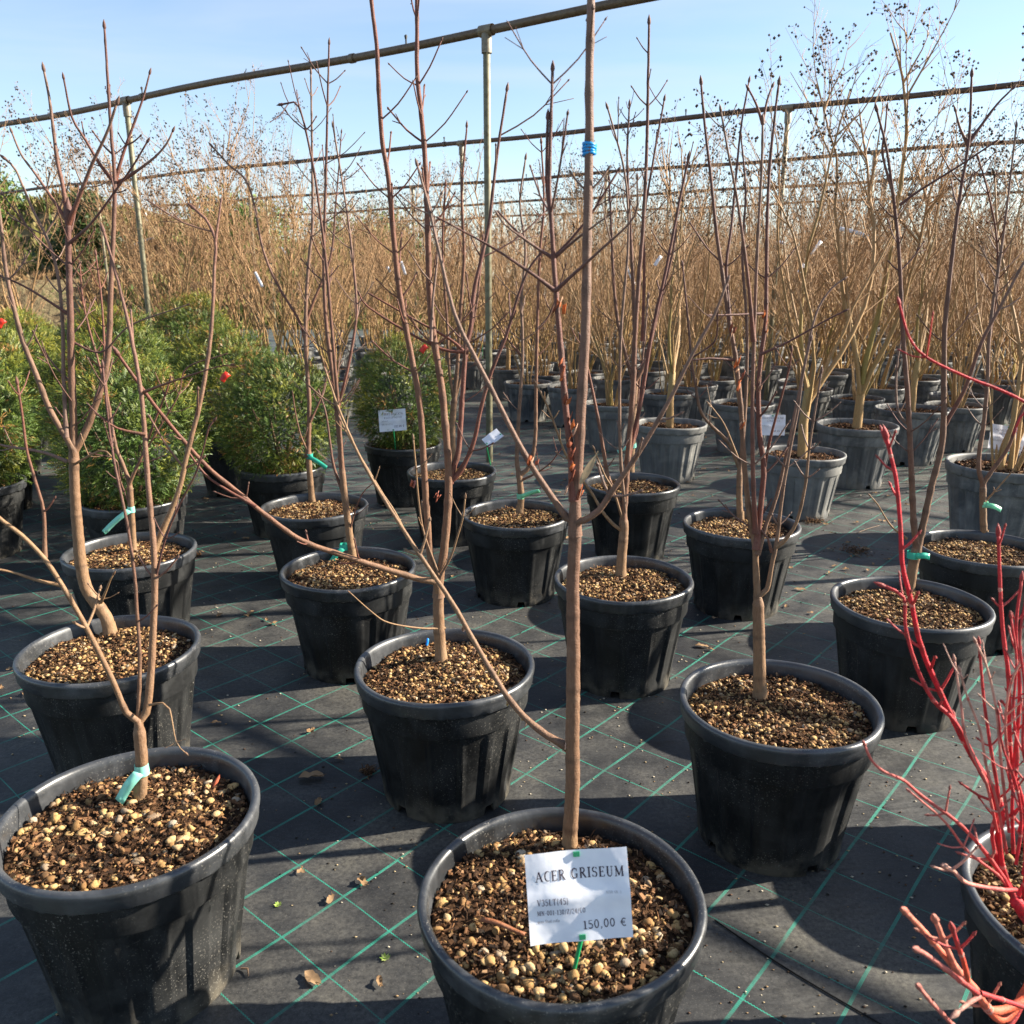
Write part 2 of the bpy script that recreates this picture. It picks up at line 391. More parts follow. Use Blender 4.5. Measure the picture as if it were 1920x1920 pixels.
bush('evergreen_tree', (-12.4, 26.2, bank_h(-12.4, 26.2) - .2), .9, 1.4, 11000, DARK, 3, 'dark evergreen tree with an upright crown on the earth bank', 'tree', True)
bush('leafy_bush', (-9.6, 31.0, 1.6), 1.8, 1.0, 8000, GREEN + [(.2, .2, .07)], 4, 'yellow green bush on the bank beside the dark evergreen', 'bush')
bush('leafy_bush', (-5.2, 33.0, 1.3), 2.0, .95, 7000, GREEN + [(.2, .2, .07)], 6, 'yellow green bush behind the bare crape myrtle stems', 'bush')

# ------------------------------------------------------------------ overhead pipes on posts
U = Vector((-.825, .565, 0)); U.normalize(); NV = Vector((-U.y, U.x, 0)) * -1      # along the pipes, and across them
PIPE_Z = 2.79
def pipe_line(nd, s0, s1, posts, label, tintc, r=.024):
    root = empty('irrigation_frame', U * s0 + NV * nd); base = root.location.copy(); rg = random.Random(int(nd * 10))
    def P(s, z): return U * s + NV * nd + Vector((0, 0, z)) - base
    mb = MB(); k = int((s1 - s0) / .5); ph = rg.uniform(0, 6)
    pts = [P(s0 + (s1 - s0) * i / k, PIPE_Z + .012 * math.sin(i * .8 + ph)) for i in range(k + 1)]
    mb.tube(pts, r, 12, tintc); pipe = link('pipe', mb.mesh('pipe', M['pipe']), root)
    cm_ = MB(); cm_.tube([-U * .022, U * .022], r * 1.22, 10, tintc); cme = cm_.mesh('coupling', M['pipe'])
    for i in range(3, k, 5): link('coupling', cme, pipe, pts[i])
    for i in range(5, k, 6):
        sp = MB(); q = pts[i]; sp.tube([q, q + Vector((0, 0, .05)), q + Vector((0, 0, .075))], [.006, .006, .012], 8, (.04, .04, .04))
        link('sprinkler', sp.mesh('sprinkler', M['tint']), pipe)
    for s, lean in posts:
        b = P(s, 0); t = P(s, PIPE_Z); pm = MB()
        pm.tube([b + Vector((lean * .5, 0, 0)), b.lerp(t, .5) + Vector((lean * .2, .006, 0)), t], r * .92, 12, (.155, .145, .085))
        po = link('post', pm.mesh('post', M['pipe']), root)
        fm = MB(); fm.tube([t - Vector((0, 0, .13)), t - Vector((0, 0, .02))], [r * 1.3, r * 1.3], 12, (.20, .18, .13))
        fm.tube([t - U * .05, t + U * .05], r * 1.35, 12, (.18, .15, .10)); link('fitting', fm.mesh('fitting', M['pipe']), po)
    return tag(root, label, 'pipe frame', 'overhead irrigation pipes on posts')
def s_of(px, py): p = at_z(px, py, PIPE_Z); return p.dot(U), p.dot(NV)
s1a, n1 = s_of(906, 55); s1b, n1b = s_of(243, 190)
n1 = (n1 + n1b) / 2
s2a, n2 = s_of(863, 268); s2b, n2b = s_of(1480, 203)
n2 = (n2 + n2b) / 2
BROWN = (.085, .055, .038); OLIVE = (.115, .082, .050)
step = s1b - s1a
pipe_line(n1, s1a - 2 * step, s1b + 3 * step, [(s1a, 0), (s1b, -.03), (s1b + step, 0), (s1b + 2 * step, 0), (s1a - step, 0)],
          'thick olive brown overhead pipe on a tall post standing just behind the maple pots', OLIVE, .026)
st2 = s2a - s2b
pipe_line(n2, s2b - 2 * st2, s2a + 3 * st2, [(s2b, 0), (s2a, 0), (s2a + st2, 0), (s2a + 2 * st2, 0), (s2b - st2, 0)],
          'rusty overhead pipe crossing the crape myrtle tops, next behind the thick olive one', BROWN)
for i, lb in enumerate(['third overhead pipe counted from the maples, half hidden by twigs',
                        'fourth overhead pipe counted from the maples, thin among seed heads',
                        'fifth overhead pipe counted from the maples, low over the far shrub rows']):
    nd = n2 + 3.55 * (i + 1)
    pipe_line(nd, s2b - 4 * st2, s2a + 3 * st2, [(s2b + st2 * (k - 1) + .6 * i, 0) for k in range(5)], lb, BROWN)

# ------------------------------------------------------------------ pots, soil, gravel
def lathe_pot(name, mat, notch=4, flutes=16, seed=0):
    """wall and base of a nursery pot, rim top at z = .35, rim diameter .45"""
    SEG = 256; rg = random.Random(seed)
    prof = [(.150, .012, 0), (.1635, .0, 0), (.1655, .006, 0), (.1675, .03, .3), (.170, .05, 1), (.186, .15, 1), (.1985, .225, 1), (.2010, .243, .35), (.2025, .251, 0),
            (.2082, .2530, 0), (.2092, .256, 0), (.2115, .300, 0), (.2120, .3150, 0)]
    mb = MB(); m = len(prof)
    na = [rg.uniform(0, .3) + 2 * math.pi * k / notch for k in range(notch)]
    for j, (r, z, fl) in enumerate(prof):
        for i in range(SEG):
            a = 2 * math.pi * i / SEG
            q = (a * flutes / (2 * math.pi)) % 1.0
            w_ = .62 + .2 * math.sin(7 * math.floor(a * flutes / (2 * math.pi)) + seed)
            dep = min(1, q / .10) if q < w_ else max(0, 1 - (q - w_) / .10)
            dep *= .55 + .45 * (q / w_ if q < w_ else 1)
            rr = r - fl * .0072 * dep + .0008 * math.sin(3 * a + seed)
            zz = z
            if j <= 2 and any(abs((a - t + math.pi) % (2 * math.pi) - math.pi) < .085 for t in na): zz = .02 + (.002 * j)
            mb.v.append((rr * math.cos(a), rr * math.sin(a), zz)); mb.c.append((1, 1, 1))
    for j in range(m - 1):
        for i in range(SEG):
            k = (i + 1) % SEG; mb.f.append((j * SEG + i, j * SEG + k, (j + 1) * SEG + k, (j + 1) * SEG + i))
    mb.f.append(tuple(reversed(range(SEG))))
    me = mb.mesh(name, mat); me.set_sharp_from_angle(angle=R(28)); return me
def lathe_rim(name, mat, seed=0):
    SEG = 128; rg = random.Random(seed + 50)
    prof = [(.2125, .3115), (.2195, .3105), (.2215, .3125), (.2225, .328), (.2250, .336), (.2258, .343), (.2235, .3490), (.2190, .3510), (.2130, .3495), (.2095, .3445), (.2080, .336), (.2060, .315), (.2035, .285), (.2000, .25)]
    mb = MB(); m = len(prof); ph = rg.uniform(0, 6)
    for j, (r, z) in enumerate(prof):
        for i in range(SEG):
            a = 2 * math.pi * i / SEG
            w = .0011 * math.sin(2 * a + ph) + .0006 * math.sin(5 * a + ph * 2)
            zz = z + .0014 * math.sin(3 * a + ph) + (rg.choice([0, 0, 0, -.0035, .002]) if j in (1,) else 0)
            mb.v.append(((r + w) * math.cos(a), (r + w) * math.sin(a), zz)); mb.c.append((1, 1, 1))
    for j in range(m - 1):
        for i in range(SEG):
            k = (i + 1) % SEG; mb.f.append((j * SEG + i, j * SEG + k, (j + 1) * SEG + k, (j + 1) * SEG + i))
    return mb.mesh(name, mat)
def soil_mesh(seed):
    f = vnoise(seed + 11); mb = MB(); RN, SG = 16, 56
    def hz(x, y):
        r = math.hypot(x, y); return .318 + (f(x * 16 + 30, y * 16 + 30) - .5) * .022 + (f(x * 60 + 3, y * 60 + 3) - .5) * .010 - max(0, r - .14) * .12
    mb.v.append((0, 0, hz(0, 0))); mb.c.append((1, 1, 1))
    for j in range(1, RN + 1):
        r = .204 * j / RN
        for i in range(SG):
            a = 2 * math.pi * i / SG; x, y = r * math.cos(a), r * math.sin(a); mb.v.append((x, y, hz(x, y))); mb.c.append((1, 1, 1))
    for i in range(SG): mb.f.append((0, 1 + i, 1 + (i + 1) % SG))
    for j in range(RN - 1):
        for i in range(SG):
            k = (i + 1) % SG; a = 1 + j * SG; b = a + SG; mb.f.append((a + i, b + i, b + k, a + k))
    return mb.mesh('soil', M['soil']), hz
def ico(sub):
    import bmesh
    bm = bmesh.new(); bmesh.ops.create_icosphere(bm, subdivisions=sub, radius=1)
    V = np.array([v.co[:] for v in bm.verts]); Fc = [tuple(v.index for v in f.verts) for f in bm.faces]; bm.free(); return V, Fc
ICO2 = ico(2); ICO1 = ico(1)
def gravel_mesh(seed, hz, count, rmin, rmax, sub, bare=None):
    rg = np.random.default_rng(seed); V, Fc = ICO2 if sub == 2 else ICO1; mb = MB()
    for i in range(count):
        a = rg.uniform(0, 6.2832); rr = .198 * math.sqrt(rg.uniform(0, 1)); x, y = rr * math.cos(a), rr * math.sin(a)
        if bare and bare(x, y) > rg.random(): continue
        s = rmin + (rmax - rmin) * rg.random() ** 3.2
        S = s * np.array([rg.uniform(.8, 1.35), rg.uniform(.7, 1.1), rg.uniform(.5, .85)])
        W = V * (1 + .14 * (rg.random((len(V), 1)) - .5))
        for _ in range(5):                                      # knock corners off
            nv = rg.normal(size=3); nv /= np.linalg.norm(nv); over = np.maximum(0, W @ nv - rg.uniform(.5, .85)); W = W - over[:, None] * nv
        W = W * S
        e = Matrix.Rotation(rg.uniform(0, 6.28), 3, 'Z') @ Matrix.Rotation(rg.uniform(-.7, .7), 3, 'X')
        W = W @ np.array(e).T + np.array([x, y, hz(x, y) + S[2] * rg.uniform(.0, .9)])
        mb.merge([tuple(q) for q in W], Fc, [(1, 1, 1)] * len(W))
    return mb.mesh('gravel', M['gravel'])
def mulch_mesh(seed, hz, count, big):
    rg = random.Random(seed); mb = MB()
    for i in range(count):
        a = rg.uniform(0, 6.2832); rr = .20 * math.sqrt(rg.random()); x, y = rr * math.cos(a), rr * math.sin(a)
        p = Vector((x, y, hz(x, y) + rg.uniform(0, .006)))
        d = Vector((rg.gauss(0, 1), rg.gauss(0, 1), rg.gauss(0, .45))).normalized()
        if rg.random() < .45:                                   # fibre
            ln = rg.uniform(.006, .022) * big; q = p + d * ln * .5 + Vector((rg.gauss(0, .002), rg.gauss(0, .002), rg.uniform(0, .004)))
            mb.tube([p, q, p + d * ln], [.0007 * big, .0009 * big, .0004 * big], 3)
        else:                                                   # chip with thickness
            ln, w, t = rg.uniform(.004, .014) * big, rg.uniform(.003, .008) * big, rg.uniform(.001, .004) * big
            rot = Matrix.Rotation(rg.uniform(0, 6.28), 3, 'Z') @ Matrix.Rotation(rg.uniform(-.8, .8), 3, 'X') @ Matrix.Rotation(rg.uniform(-.6, .6), 3, 'Y')
            b0 = len(mb.v); mb.box(p + Vector((0, 0, t * .3)), (ln, w, t), rot)
            for k in range(b0, len(mb.v)):
                v = mb.v[k]; mb.v[k] = (v[0] + rg.gauss(0, .0008), v[1] + rg.gauss(0, .0008), v[2] + rg.gauss(0, .0008))
    return mb.mesh('mulch', M['mulch'], False)

POT = [lathe_pot('pot', M['pot'], 4, 16, 1), lathe_pot('pot', M['pot'], 5, 14, 2)]
RIM = [lathe_rim('rim', M['rim'], 1), lathe_rim('rim', M['rim'], 2)]
OPOT = [lathe_pot('pot', M['oldpot'], 4, 20, 3), lathe_pot('pot', M['oldpot'], 5, 18, 4)]
ORIM = [lathe_rim('rim', M['oldpot'], 3), lathe_rim('rim', M['oldpot'], 4)]
fb = vnoise(77)
SURF = {}
for key, seed, cnt, r0, r1, sub, mc, mbig, bare in [
        ('near_a', 1, 2300, .0024, .0104, 2, 3000, .85, lambda x, y: .8 if fb(x * 14 + 8, y * 14 + 4) > (.56 if x > .04 else .44) else .25),
        ('near_b', 2, 2300, .0024, .0104, 2, 3000, .85, lambda x, y: .8 if fb(x * 13 + 21, y * 13 + 30) > .46 else .25),
        ('mid_a', 3, 2600, .0028, .0084, 1, 2300, .85, lambda x, y: .75 if fb(x * 13 + 3, y * 13 + 50) > .52 else .12),
        ('mid_b', 4, 2600, .0028, .0086, 1, 2300, .85, lambda x, y: .75 if fb(x * 11 + 43, y * 11 + 10) > .52 else .12),
        ('bark', 5, 500, .003, .007, 1, 1300, 1.8, None)]:
    sm, hz = soil_mesh(seed)
    SURF[key] = (sm, gravel_mesh(seed, hz, cnt, r0, r1, sub, bare), mulch_mesh(seed, hz, mc, mbig), hz)

def add_pot(root, surf, old=False, var=0, rz=0.0):
    P_, R_ = (OPOT, ORIM) if old else (POT, RIM)
    pot = link('pot', P_[var % 2], root, (0, 0, 0), rz); link('rim', R_[var % 2], pot)
    sm, gm, mm, hz = SURF[surf]
    soil = link('soil', sm, root, (0, 0, 0), rz * 1.7)
    tag(link('gravel', gm, soil), kind='stuff'); tag(link('mulch', mm, soil), kind='stuff')
    return pot

# ------------------------------------------------------------------ young maples
TAN = (.275, .168, .088); TAN2 = (.19, .106, .064); REDB = (.165, .060, .040); PURP = (.125, .056, .045); GREYB = (.21, .132, .100)
def lerpc(a, b, t): return tuple(a[i] + (b[i] - a[i]) * t for i in range(3))
def limb(mb, pts, r0, r1, c0, c1, rg, node=.07, sides=8, step=.022, twigs=0.0, tw_len=(.03, .10), bud=True, twist=None, tw_start=.15, swell=.17, flare=False, endtaper=False):
    """one stem: a tapering wobbly tube with swollen nodes, opposite twigs and an end bud"""
    path = smooth_path(pts, step); n = len(path)
    acc = [0.0]
    for i in range(1, n): acc.append(acc[-1] + (path[i] - path[i - 1]).length)
    tot = acc[-1]; nd = node * rg.uniform(.85, 1.15); off = rg.uniform(0, nd)
    rad, cols = [], []
    for i in range(n):
        t = acc[i] / tot; r = r0 + (r1 - r0) * t
        near = abs(((acc[i] + off) % nd) - nd * .5)
        r *= 1 + swell * math.exp(-(near / .006) ** 2) + rg.uniform(-.012, .012)
        if flare: r *= 1 + .5 * math.exp(-acc[i] / .030)
        if endtaper: r *= .45 + .55 * min(1, (tot - acc[i]) / .022)
        cl = lerpc(c0, c1, max(0, min(1, t * 1.15 + rg.uniform(-.06, .06))))
        if near < .0045: cl = lerpc(cl, (.06, .035, .025), .45)
        rad.append(r); cols.append(cl)
        if 0 < i < n - 1: path[i] = path[i] + Vector((rg.gauss(0, 1), rg.gauss(0, 1), rg.gauss(0, 1))) * r0 * .02
    mb.tube(path, rad, sides, cols)
    if bud:
        d = (path[-1] - path[-2]).normalized(); q = path[-1]; rb = max(r1 * 1.7, .0022)
        mb.tube([q, q + d * rb * 1.2, q + d * rb * 3, q + d * rb * 5], [r1, rb, rb * .8, rb * .1], 6, lerpc(c1, (.1, .05, .04), .5))
    if twigs > 0:
        k = 0; s = nd * .5 - off
        while s < tot:
            if s > tot * tw_start and rg.random() < twigs:
                i = min(range(n), key=lambda q: abs(acc[q] - s)); i = max(1, min(n - 2, i))
                d = (path[i + 1] - path[i - 1]).normalized()
                ang = (k % 2) * math.pi / 2 + rg.uniform(-.35, .35) + (twist or 0)
                side0 = (Vector((1, 0, 0)) - d * d.x).normalized(); side1 = d.cross(side0)
                sd = side0 * math.cos(ang) + side1 * math.sin(ang)
                for sg in (-1, 1):
                    if rg.random() < .12: continue
                    ln = rg.uniform(*tw_len) * (1.35 if rg.random() < .15 else 1)
                    dr = (d * rg.uniform(.35, .85) + sd * sg + Vector((0, 0, .25))).normalized()
                    b0 = path[i]; q1 = b0 + dr * ln * .5; q2 = b0 + dr * ln + Vector((0, 0, ln * .16))
                    rt = min(rad[i] * .5, rg.uniform(.0013, .0022)); ct = lerpc(c1, GREYB, rg.uniform(0, .35))
                    mb.tube(smooth_path([b0, q1, q2], ln / 4), [rt * 1.25] + [rt] * 20, 5, ct, True) if False else None
                    pp = smooth_path([b0, q1, q2], ln / 4.2)
                    mb.tube(pp, [rt * (1.25 - .4 * j / len(pp)) for j in range(len(pp))], 5, ct)
                    dd = (pp[-1] - pp[-2]).normalized(); mb.tube([pp[-1], pp[-1] + dd * .003, pp[-1] + dd * .008], [rt * .9, rt * 1.55, rt * .2], 5, lerpc(ct, (.08, .05, .04), .5))
                    if ln > .085 and rg.random() < .6:
                        m_ = pp[len(pp) // 2]
                        for s2 in (-1, 1):
                            e = m_ + (dr * .6 + d * .4 * s2 + Vector((0, 0, .2))).normalized() * ln * rg.uniform(.2, .4)
                            mb.tube([m_, m_.lerp(e, .5), e], [rt * .8, rt * .7, rt * .6], 4, ct)
                k += 1
            s += nd
    return path, rad

def pix_path(px, Y, dy0, dy1):
    n = len(px); tot = [0]
    for i in range(1, n): tot.append(tot[-1] + math.hypot(px[i][0] - px[i - 1][0], px[i][1] - px[i - 1][1]))
    return [at_y(x, y, Y + dy0 + (dy1 - dy0) * tot[i] / tot[-1]) for i, (x, y) in enumerate(px)]

def maple(rim, trunk, tw, limbs, surf, label, seed, old=False, tape=None, ctr=None, sc=1.0, twigs=.55, tc0=None, tc1=None):
    """rim: (left, right, middle y) of the pot rim in the photograph; trunk / limbs: pixel paths in the tree's own upright plane"""
    rg = random.Random(seed); zr = .35 * sc
    c = at_z((rim[0] + rim[1]) / 2, rim[2], zr) if ctr is None else Vector(ctr); c.z = 0
    root = empty('potted_maple', c, 0, 1)
    pr = empty('potted_maple', c) if False else None
    pot = add_pot(root, surf, old, seed, rg.uniform(0, 6.28))
    for ch in root.children: ch.scale = (sc, sc, sc)
    # the foot of the trunk stands on the soil
    foot = at_z(trunk[0][0], trunk[0][1], .315 * sc); Y = foot.y
    pts = [foot - Vector((0, 0, .03))] + [at_y(x, y, Y) for x, y in trunk]
    r0, r1 = tw[0] * .5 * mpp(Y), tw[1] * .5 * mpp(Y)
    mb = MB(); path, rad = limb(mb, [p - c for p in pts], r0, r1, tc0 or TAN, tc1 or lerpc(TAN, TAN2, .7), rg, .13, 14, .008, 0, bud=False, swell=.06, endtaper=True)
    mb.tube([pts[0] - c, pts[0] - c + Vector((0, 0, .035)), pts[0] - c + Vector((0, 0, .07))], [r0 * 1.45, r0 * 1.15, r0 * .9], 12, TAN, False)
    link('trunk', mb.mesh('trunk', M['bark']), root)
    for lb in limbs:
        px, w0, w1 = lb[0], lb[1], lb[2]; dy0 = lb[3] if len(lb) > 3 else 0; dy1 = lb[4] if len(lb) > 4 else rg.uniform(-.12, .14)
        opt = lb[5] if len(lb) > 5 else {}
        if math.hypot(px[0][0] - trunk[-1][0], px[0][1] - trunk[-1][1]) < 14:      # rooted inside the trunk
            k_ = min(1, .032 / mpp(Y) / max(1, math.hypot(trunk[-1][0] - trunk[-2][0], trunk[-1][1] - trunk[-2][1])))
            px = [(trunk[-1][0] + (trunk[-2][0] - trunk[-1][0]) * k_, trunk[-1][1] + (trunk[-2][1] - trunk[-1][1]) * k_)] + list(px)
            opt = dict(opt); opt['c0'] = lerpc(opt.get('c0', TAN2), tc1 or lerpc(TAN, TAN2, .7), .6)
        q = [p - c for p in pix_path(px, Y, dy0, dy1)]
        mb = MB(); a, b = w0 * .5 * mpp(Y), w1 * .5 * mpp(Y)
        limb(mb, q, a, b, opt.get('c0', lerpc(TAN2, REDB, .45)), opt.get('c1', rg.choice([REDB, PURP, lerpc(REDB, GREYB, .4)])), rg, .062, 8, .016, opt.get('tw', twigs),
             opt.get('len', (.025, .085)), opt.get('bud', True), opt.get('twist'), opt.get('start', .15), .17, True)
        link('branch', mb.mesh('branch', M['bark']), root)
    if tape:
        (tx, ty), (ex, ey), tc = tape[:3]; p = at_y(tx, ty, Y) - c; e = at_y(ex, ey, Y - .03) - c
        i = min(range(len(path)), key=lambda k: abs(path[k].z - p.z)) if path else 0
        rr = (rad[i] if abs(path[i].z - p.z) < .05 else r1) * 1.12
        tb = MB(); tb.tube([p - Vector((0, 0, .011)), p - Vector((0, 0, .004)), p + Vector((0, 0, .011))], [rr * 1.02, rr * 1.08, rr * 1.02], 14, tc, False)
        strip(tb, p + Vector((0, -rr, 0)), e, .019, tc, rg); link('tape', tb.mesh('tape', M['tape']), root)
    tag(root, label, 'potted tree', 'young bare maples in black pots')
    root['_Y'] = Y; return root, c, Y
def strip(mb, a, b, w, color, rg, sag=.012, thick=.0007):
    """a ribbon of tape with a little thickness, from a to b"""
    d = b - a; s = d.cross(Vector((0, -1, 0))); s = s.normalized() if s.length > 1e-6 else Vector((1, 0, 0))
    n = 9; V = []; tw = rg.uniform(-.5, .5)
    for i in range(n):
        t = i / (n - 1); p = a + d * t + Vector((0, -.003 * math.sin(t * 5), sag * math.sin(t * math.pi) * .4))
        sv = (Matrix.Rotation(tw * t, 3, d.normalized()) @ s) * w * .5
        o = sv.cross(d).normalized() * thick
        V += [p - sv - o, p + sv - o, p + sv + o, p - sv + o]
    fc = []
    for i in range(n - 1):
        for k in range(4): fc.append((i * 4 + k, i * 4 + (k + 1) % 4, (i + 1) * 4 + (k + 1) % 4, (i + 1) * 4 + k))
    fc += [(3, 2, 1, 0), tuple((n - 1) * 4 + k for k in range(4))]
    mb.add(V, fc, color)
MINT = (.30, .74, .60); TEAL = (.05, .48, .34); GREENT = (.22, .62, .40)

A1, cA1, YA1 = maple((785, 1320, 1672), [(1068, 1592), (1071, 1520), (1074, 1460), (1073, 1400), (1075, 1250), (1074, 1100), (1078, 1010), (1078, 965)], (33, 24), [
    ([(1078, 970), (1079, 930), (1083, 897), (1087, 813), (1093, 710), (1098, 610), (1100, 500), (1102, 383), (1105, 267), (1105, 150), (1108, 0), (1110, -160)], 20, 13, 0, .05, dict(c0=(.17, .09, .058), c1=(.20, .125, .095), tw=.25, len=(.02, .05), start=.4)),
    ([(1076, 940), (1073, 893), (1070, 843), (1060, 760), (1052, 660), (1045, 580), (1038, 483), (1033, 400), (1030, 350), (1033, 230), (1036, 135)], 14, 5, 0, .10, dict(c0=REDB, c1=PURP, tw=.3, len=(.05, .14), start=.45)),
    ([(1033, 400), (1026, 360), (1025, 300), (1027, 226)], 6, 5, .075, .09, dict(c0=REDB, c1=PURP, tw=0)),
    ([(1075, 978), (1062, 970), (1007, 890), (968, 823), (930, 747), (887, 663), (853, 590), (822, 467), (803, 383), (783, 312)], 13, 4, 0, .10, dict(c0=TAN2, c1=GREYB, tw=.35, len=(.02, .06))),
    ([(1080, 978), (1095, 975), (1123, 957), (1153, 913), (1190, 860), (1223, 807), (1257, 747), (1280, 700), (1313, 637), (1340, 590), (1362, 532)], 13, 4, 0, -.06, dict(c0=TAN2, c1=GREYB, tw=.3, len=(.02, .07))),
    ([(1074, 1408), (1060, 1398), (1024, 1378), (982, 1343), (948, 1301), (913, 1245), (879, 1185), (845, 1126), (767, 1010), (687, 880), (640, 778), (612, 700)], 15, 4, 0, .22, dict(c0=TAN2, c1=TAN, tw=.22, len=(.02, .06))),
    ([(1040, 545), (1000, 515), (930, 468), (880, 440), (828, 412)], 6, 3, .04, .02, dict(c0=PURP, c1=PURP, tw=.2, len=(.02, .05))),
    ([(1042, 545), (1080, 510), (1130, 465), (1190, 405), (1195, 338)], 6, 3, .04, -.05, dict(c0=PURP, c1=GREYB, tw=.2, len=(.02, .05))),
    ([(1037, 485), (1000, 460), (945, 420), (935, 405)], 5, 3, .06, .04, dict(c0=PURP, c1=GREYB, tw=.15, len=(.02, .05))),
    ([(1040, 483), (1085, 445), (1140, 405)], 5, 3, .06, .0, dict(c0=PURP, c1=GREYB, tw=.15, len=(.02, .05))),
], 'near_a', 'young maple with the large white price card and a blue tie high on its stem', 11, tc0=(.23, .135, .075), tc1=(.17, .090, .058))
# blue tie and peeling bark
rg = random.Random(2)
tb = MB(); p = at_y(1105, 280, YA1 + .035) - cA1
for k in range(4):
    a0 = rg.uniform(0, 6); tb.tube([p + Vector((math.cos(a0 + j * .7) * .0085, math.sin(a0 + j * .7) * .0085, (k - 1.5) * .0042 + .0016 * math.sin(j + k))) for j in range(10)], .0028, 5, (.02, .36, .85))
link('tie', tb.mesh('tie', M['tape']), A1)
def flakes(root, c, Y, spots, cols, seed):
    rg = random.Random(seed); mb = MB()
    for x, y, dy, ln in spots:
        p = at_y(x, y, Y + dy) - c
        for k in range(3):
            d = Vector((rg.choice([-1, 1]) * rg.uniform(.2, .8), rg.uniform(-.9, -.2), rg.uniform(-.5, 1))).normalized()
            q = p + Vector((rg.gauss(0, .003), -.004, rg.gauss(0, ln * .5))); s = Vector((0, 0, 1)).cross(d).normalized() * .003 + Vector((0, 0, rg.uniform(.003, .009)))
            V = []
            for j in range(4):
                t = j / 3; o = q + d * ln * .35 * math.sin(t * 1.9) + Vector((0, 0, ln * .3 * t)); V += [o - s, o + s]
            mb.add(V, [(0, 1, 3, 2), (2, 3, 5, 4), (4, 5, 7, 6)], rg.choice(cols))
    o = tag(link('peeling_bark', mb.mesh('peeling_bark', M['dry']), root), kind='stuff')
    md = o.modifiers.new('thickness', 'SOLIDIFY'); md.thickness = .0006
PEEL = [(.55, .16, .05), (.42, .13, .06), (.30, .10, .06), (.6, .36, .24)]
flakes(A1, cA1, YA1, [(1074, 880, 0, .02), (1070, 845, 0, .022), (1068, 820, 0, .018), (1062, 770, .02, .02), (1052, 690, .03, .016), (1046, 590, .05, .022), (1045, 575, .05, .018), (995, 868, .02, .018), (1085, 925, 0, .014), (1066, 905, 0, .014)], PEEL, 4)
lf = MB(); pa, pb = at_y(1088, 908, YA1 - .012) - cA1, at_y(1122, 846, YA1 - .02) - cA1; dd = pb - pa
ss_ = dd.cross(Vector((0, 1, 0))).normalized(); V = []
for i in range(9):
    t = i / 8; w_ = .0052 * math.sin(min(1, t * 1.15 + .05) * math.pi) ** .8 + .0006; q = pa + dd * t
    V += [q - ss_ * w_ + Vector((0, .002, 0)), q, q + ss_ * w_ + Vector((0, .002, 0))]
lf.add(V, [f_ for i in range(8) for f_ in ((i * 3, i * 3 + 1, i * 3 + 4, i * 3 + 3), (i * 3 + 1, i * 3 + 2, i * 3 + 5, i * 3 + 4))], (.42, .32, .20))
link('dry_leaf', lf.mesh('dry_leaf', M['dry']), A1)
flakes(A1, cA1, YA1, [(985, 1345, .05, .014), (955, 1312, .06, .014), (930, 1270, .07, .015), (893, 1215, .09, .014), (870, 1175, .1, .014), (1060, 1398, 0, .008), (1068, 1478, 0, .010)], [(.55, .36, .27), (.4, .24, .16), (.45, .35, .12)], 5)

A2, cA2, YA2 = maple((-5, 493, 1520), [(264, 1503), (266, 1442), (263, 1390), (259, 1352)], (24, 25), [
    ([(258, 1352), (237, 1336), (209, 1271), (162, 1177), (123, 1108), (107, 1083), (83, 1047), (40, 1003), (7, 978), (-40, 940)], 13, 7, 0, -.05, dict(c0=TAN2, c1=TAN, tw=.2, len=(.02, .05))),
    ([(84, 1045), (82, 960), (67, 905), (50, 843), (42, 780), (33, 722)], 7, 4, -.03, -.02, dict(c0=TAN2, c1=REDB, tw=.45, len=(.02, .06))),
    ([(118, 1098), (70, 1088), (20, 1072), (-30, 1064)], 6, 4, -.02, -.06, dict(c0=TAN, c1=TAN, tw=.2, len=(.01, .03))),
    ([(260, 1352), (274, 1335), (282, 1271), (288, 1164), (290, 1100), (288, 1027), (283, 967), (277, 900), (273, 843), (265, 740), (247, 637), (227, 550), (207, 477), (195, 437)], 17, 5, 0, .14, dict(c0=TAN, c1=lerpc(REDB, GREYB, .5), tw=.4, len=(.03, .10), start=.3)),
    ([(289, 1030), (300, 1005), (333, 927), (353, 843), (377, 747), (393, 647), (400, 560), (402, 500), (404, 450), (385, 410), (366, 393)], 12, 5, .07, .16, dict(c0=TAN, c1=lerpc(REDB, GREYB, .4), tw=.5, len=(.03, .10))),
    ([(404, 452), (410, 410), (414, 380)], 5, 3, .15, .17, dict(tw=0)),
    ([(259, 1350), (261, 1300), (262, 1228), (257, 1150), (252, 1077), (238, 980), (213, 860), (200, 760), (193, 690)], 9, 4, 0, .05, dict(c0=TAN2, c1=PURP, tw=.45, len=(.02, .07))),
    ([(288, 1100), (310, 1010), (340, 940), (370, 880), (392, 800), (400, 790)], 5, 3, .05, -.02, dict(c0=PURP, c1=PURP, tw=.4, len=(.02, .06))),
    ([(280, 1322), (305, 1318), (318, 1330), (330, 1390), (346, 1410)], 4, 2, 0, -.05, dict(c0=TAN, c1=TAN, tw=.2, len=(.01, .02))),
    ([(273, 815), (220, 803), (186, 780)], 5, 3, .08, .05, dict(tw=.0)),
    ([(263, 738), (310, 720), (400, 690), (432, 684)], 5, 2, .10, .02, dict(tw=.2, len=(.02, .04))),
], 'near_b', 'young maple forking low above a mint green tape tied near the soil', 12, tape=((266, 1442), (222, 1505), MINT))
strip_rg = random.Random(9)

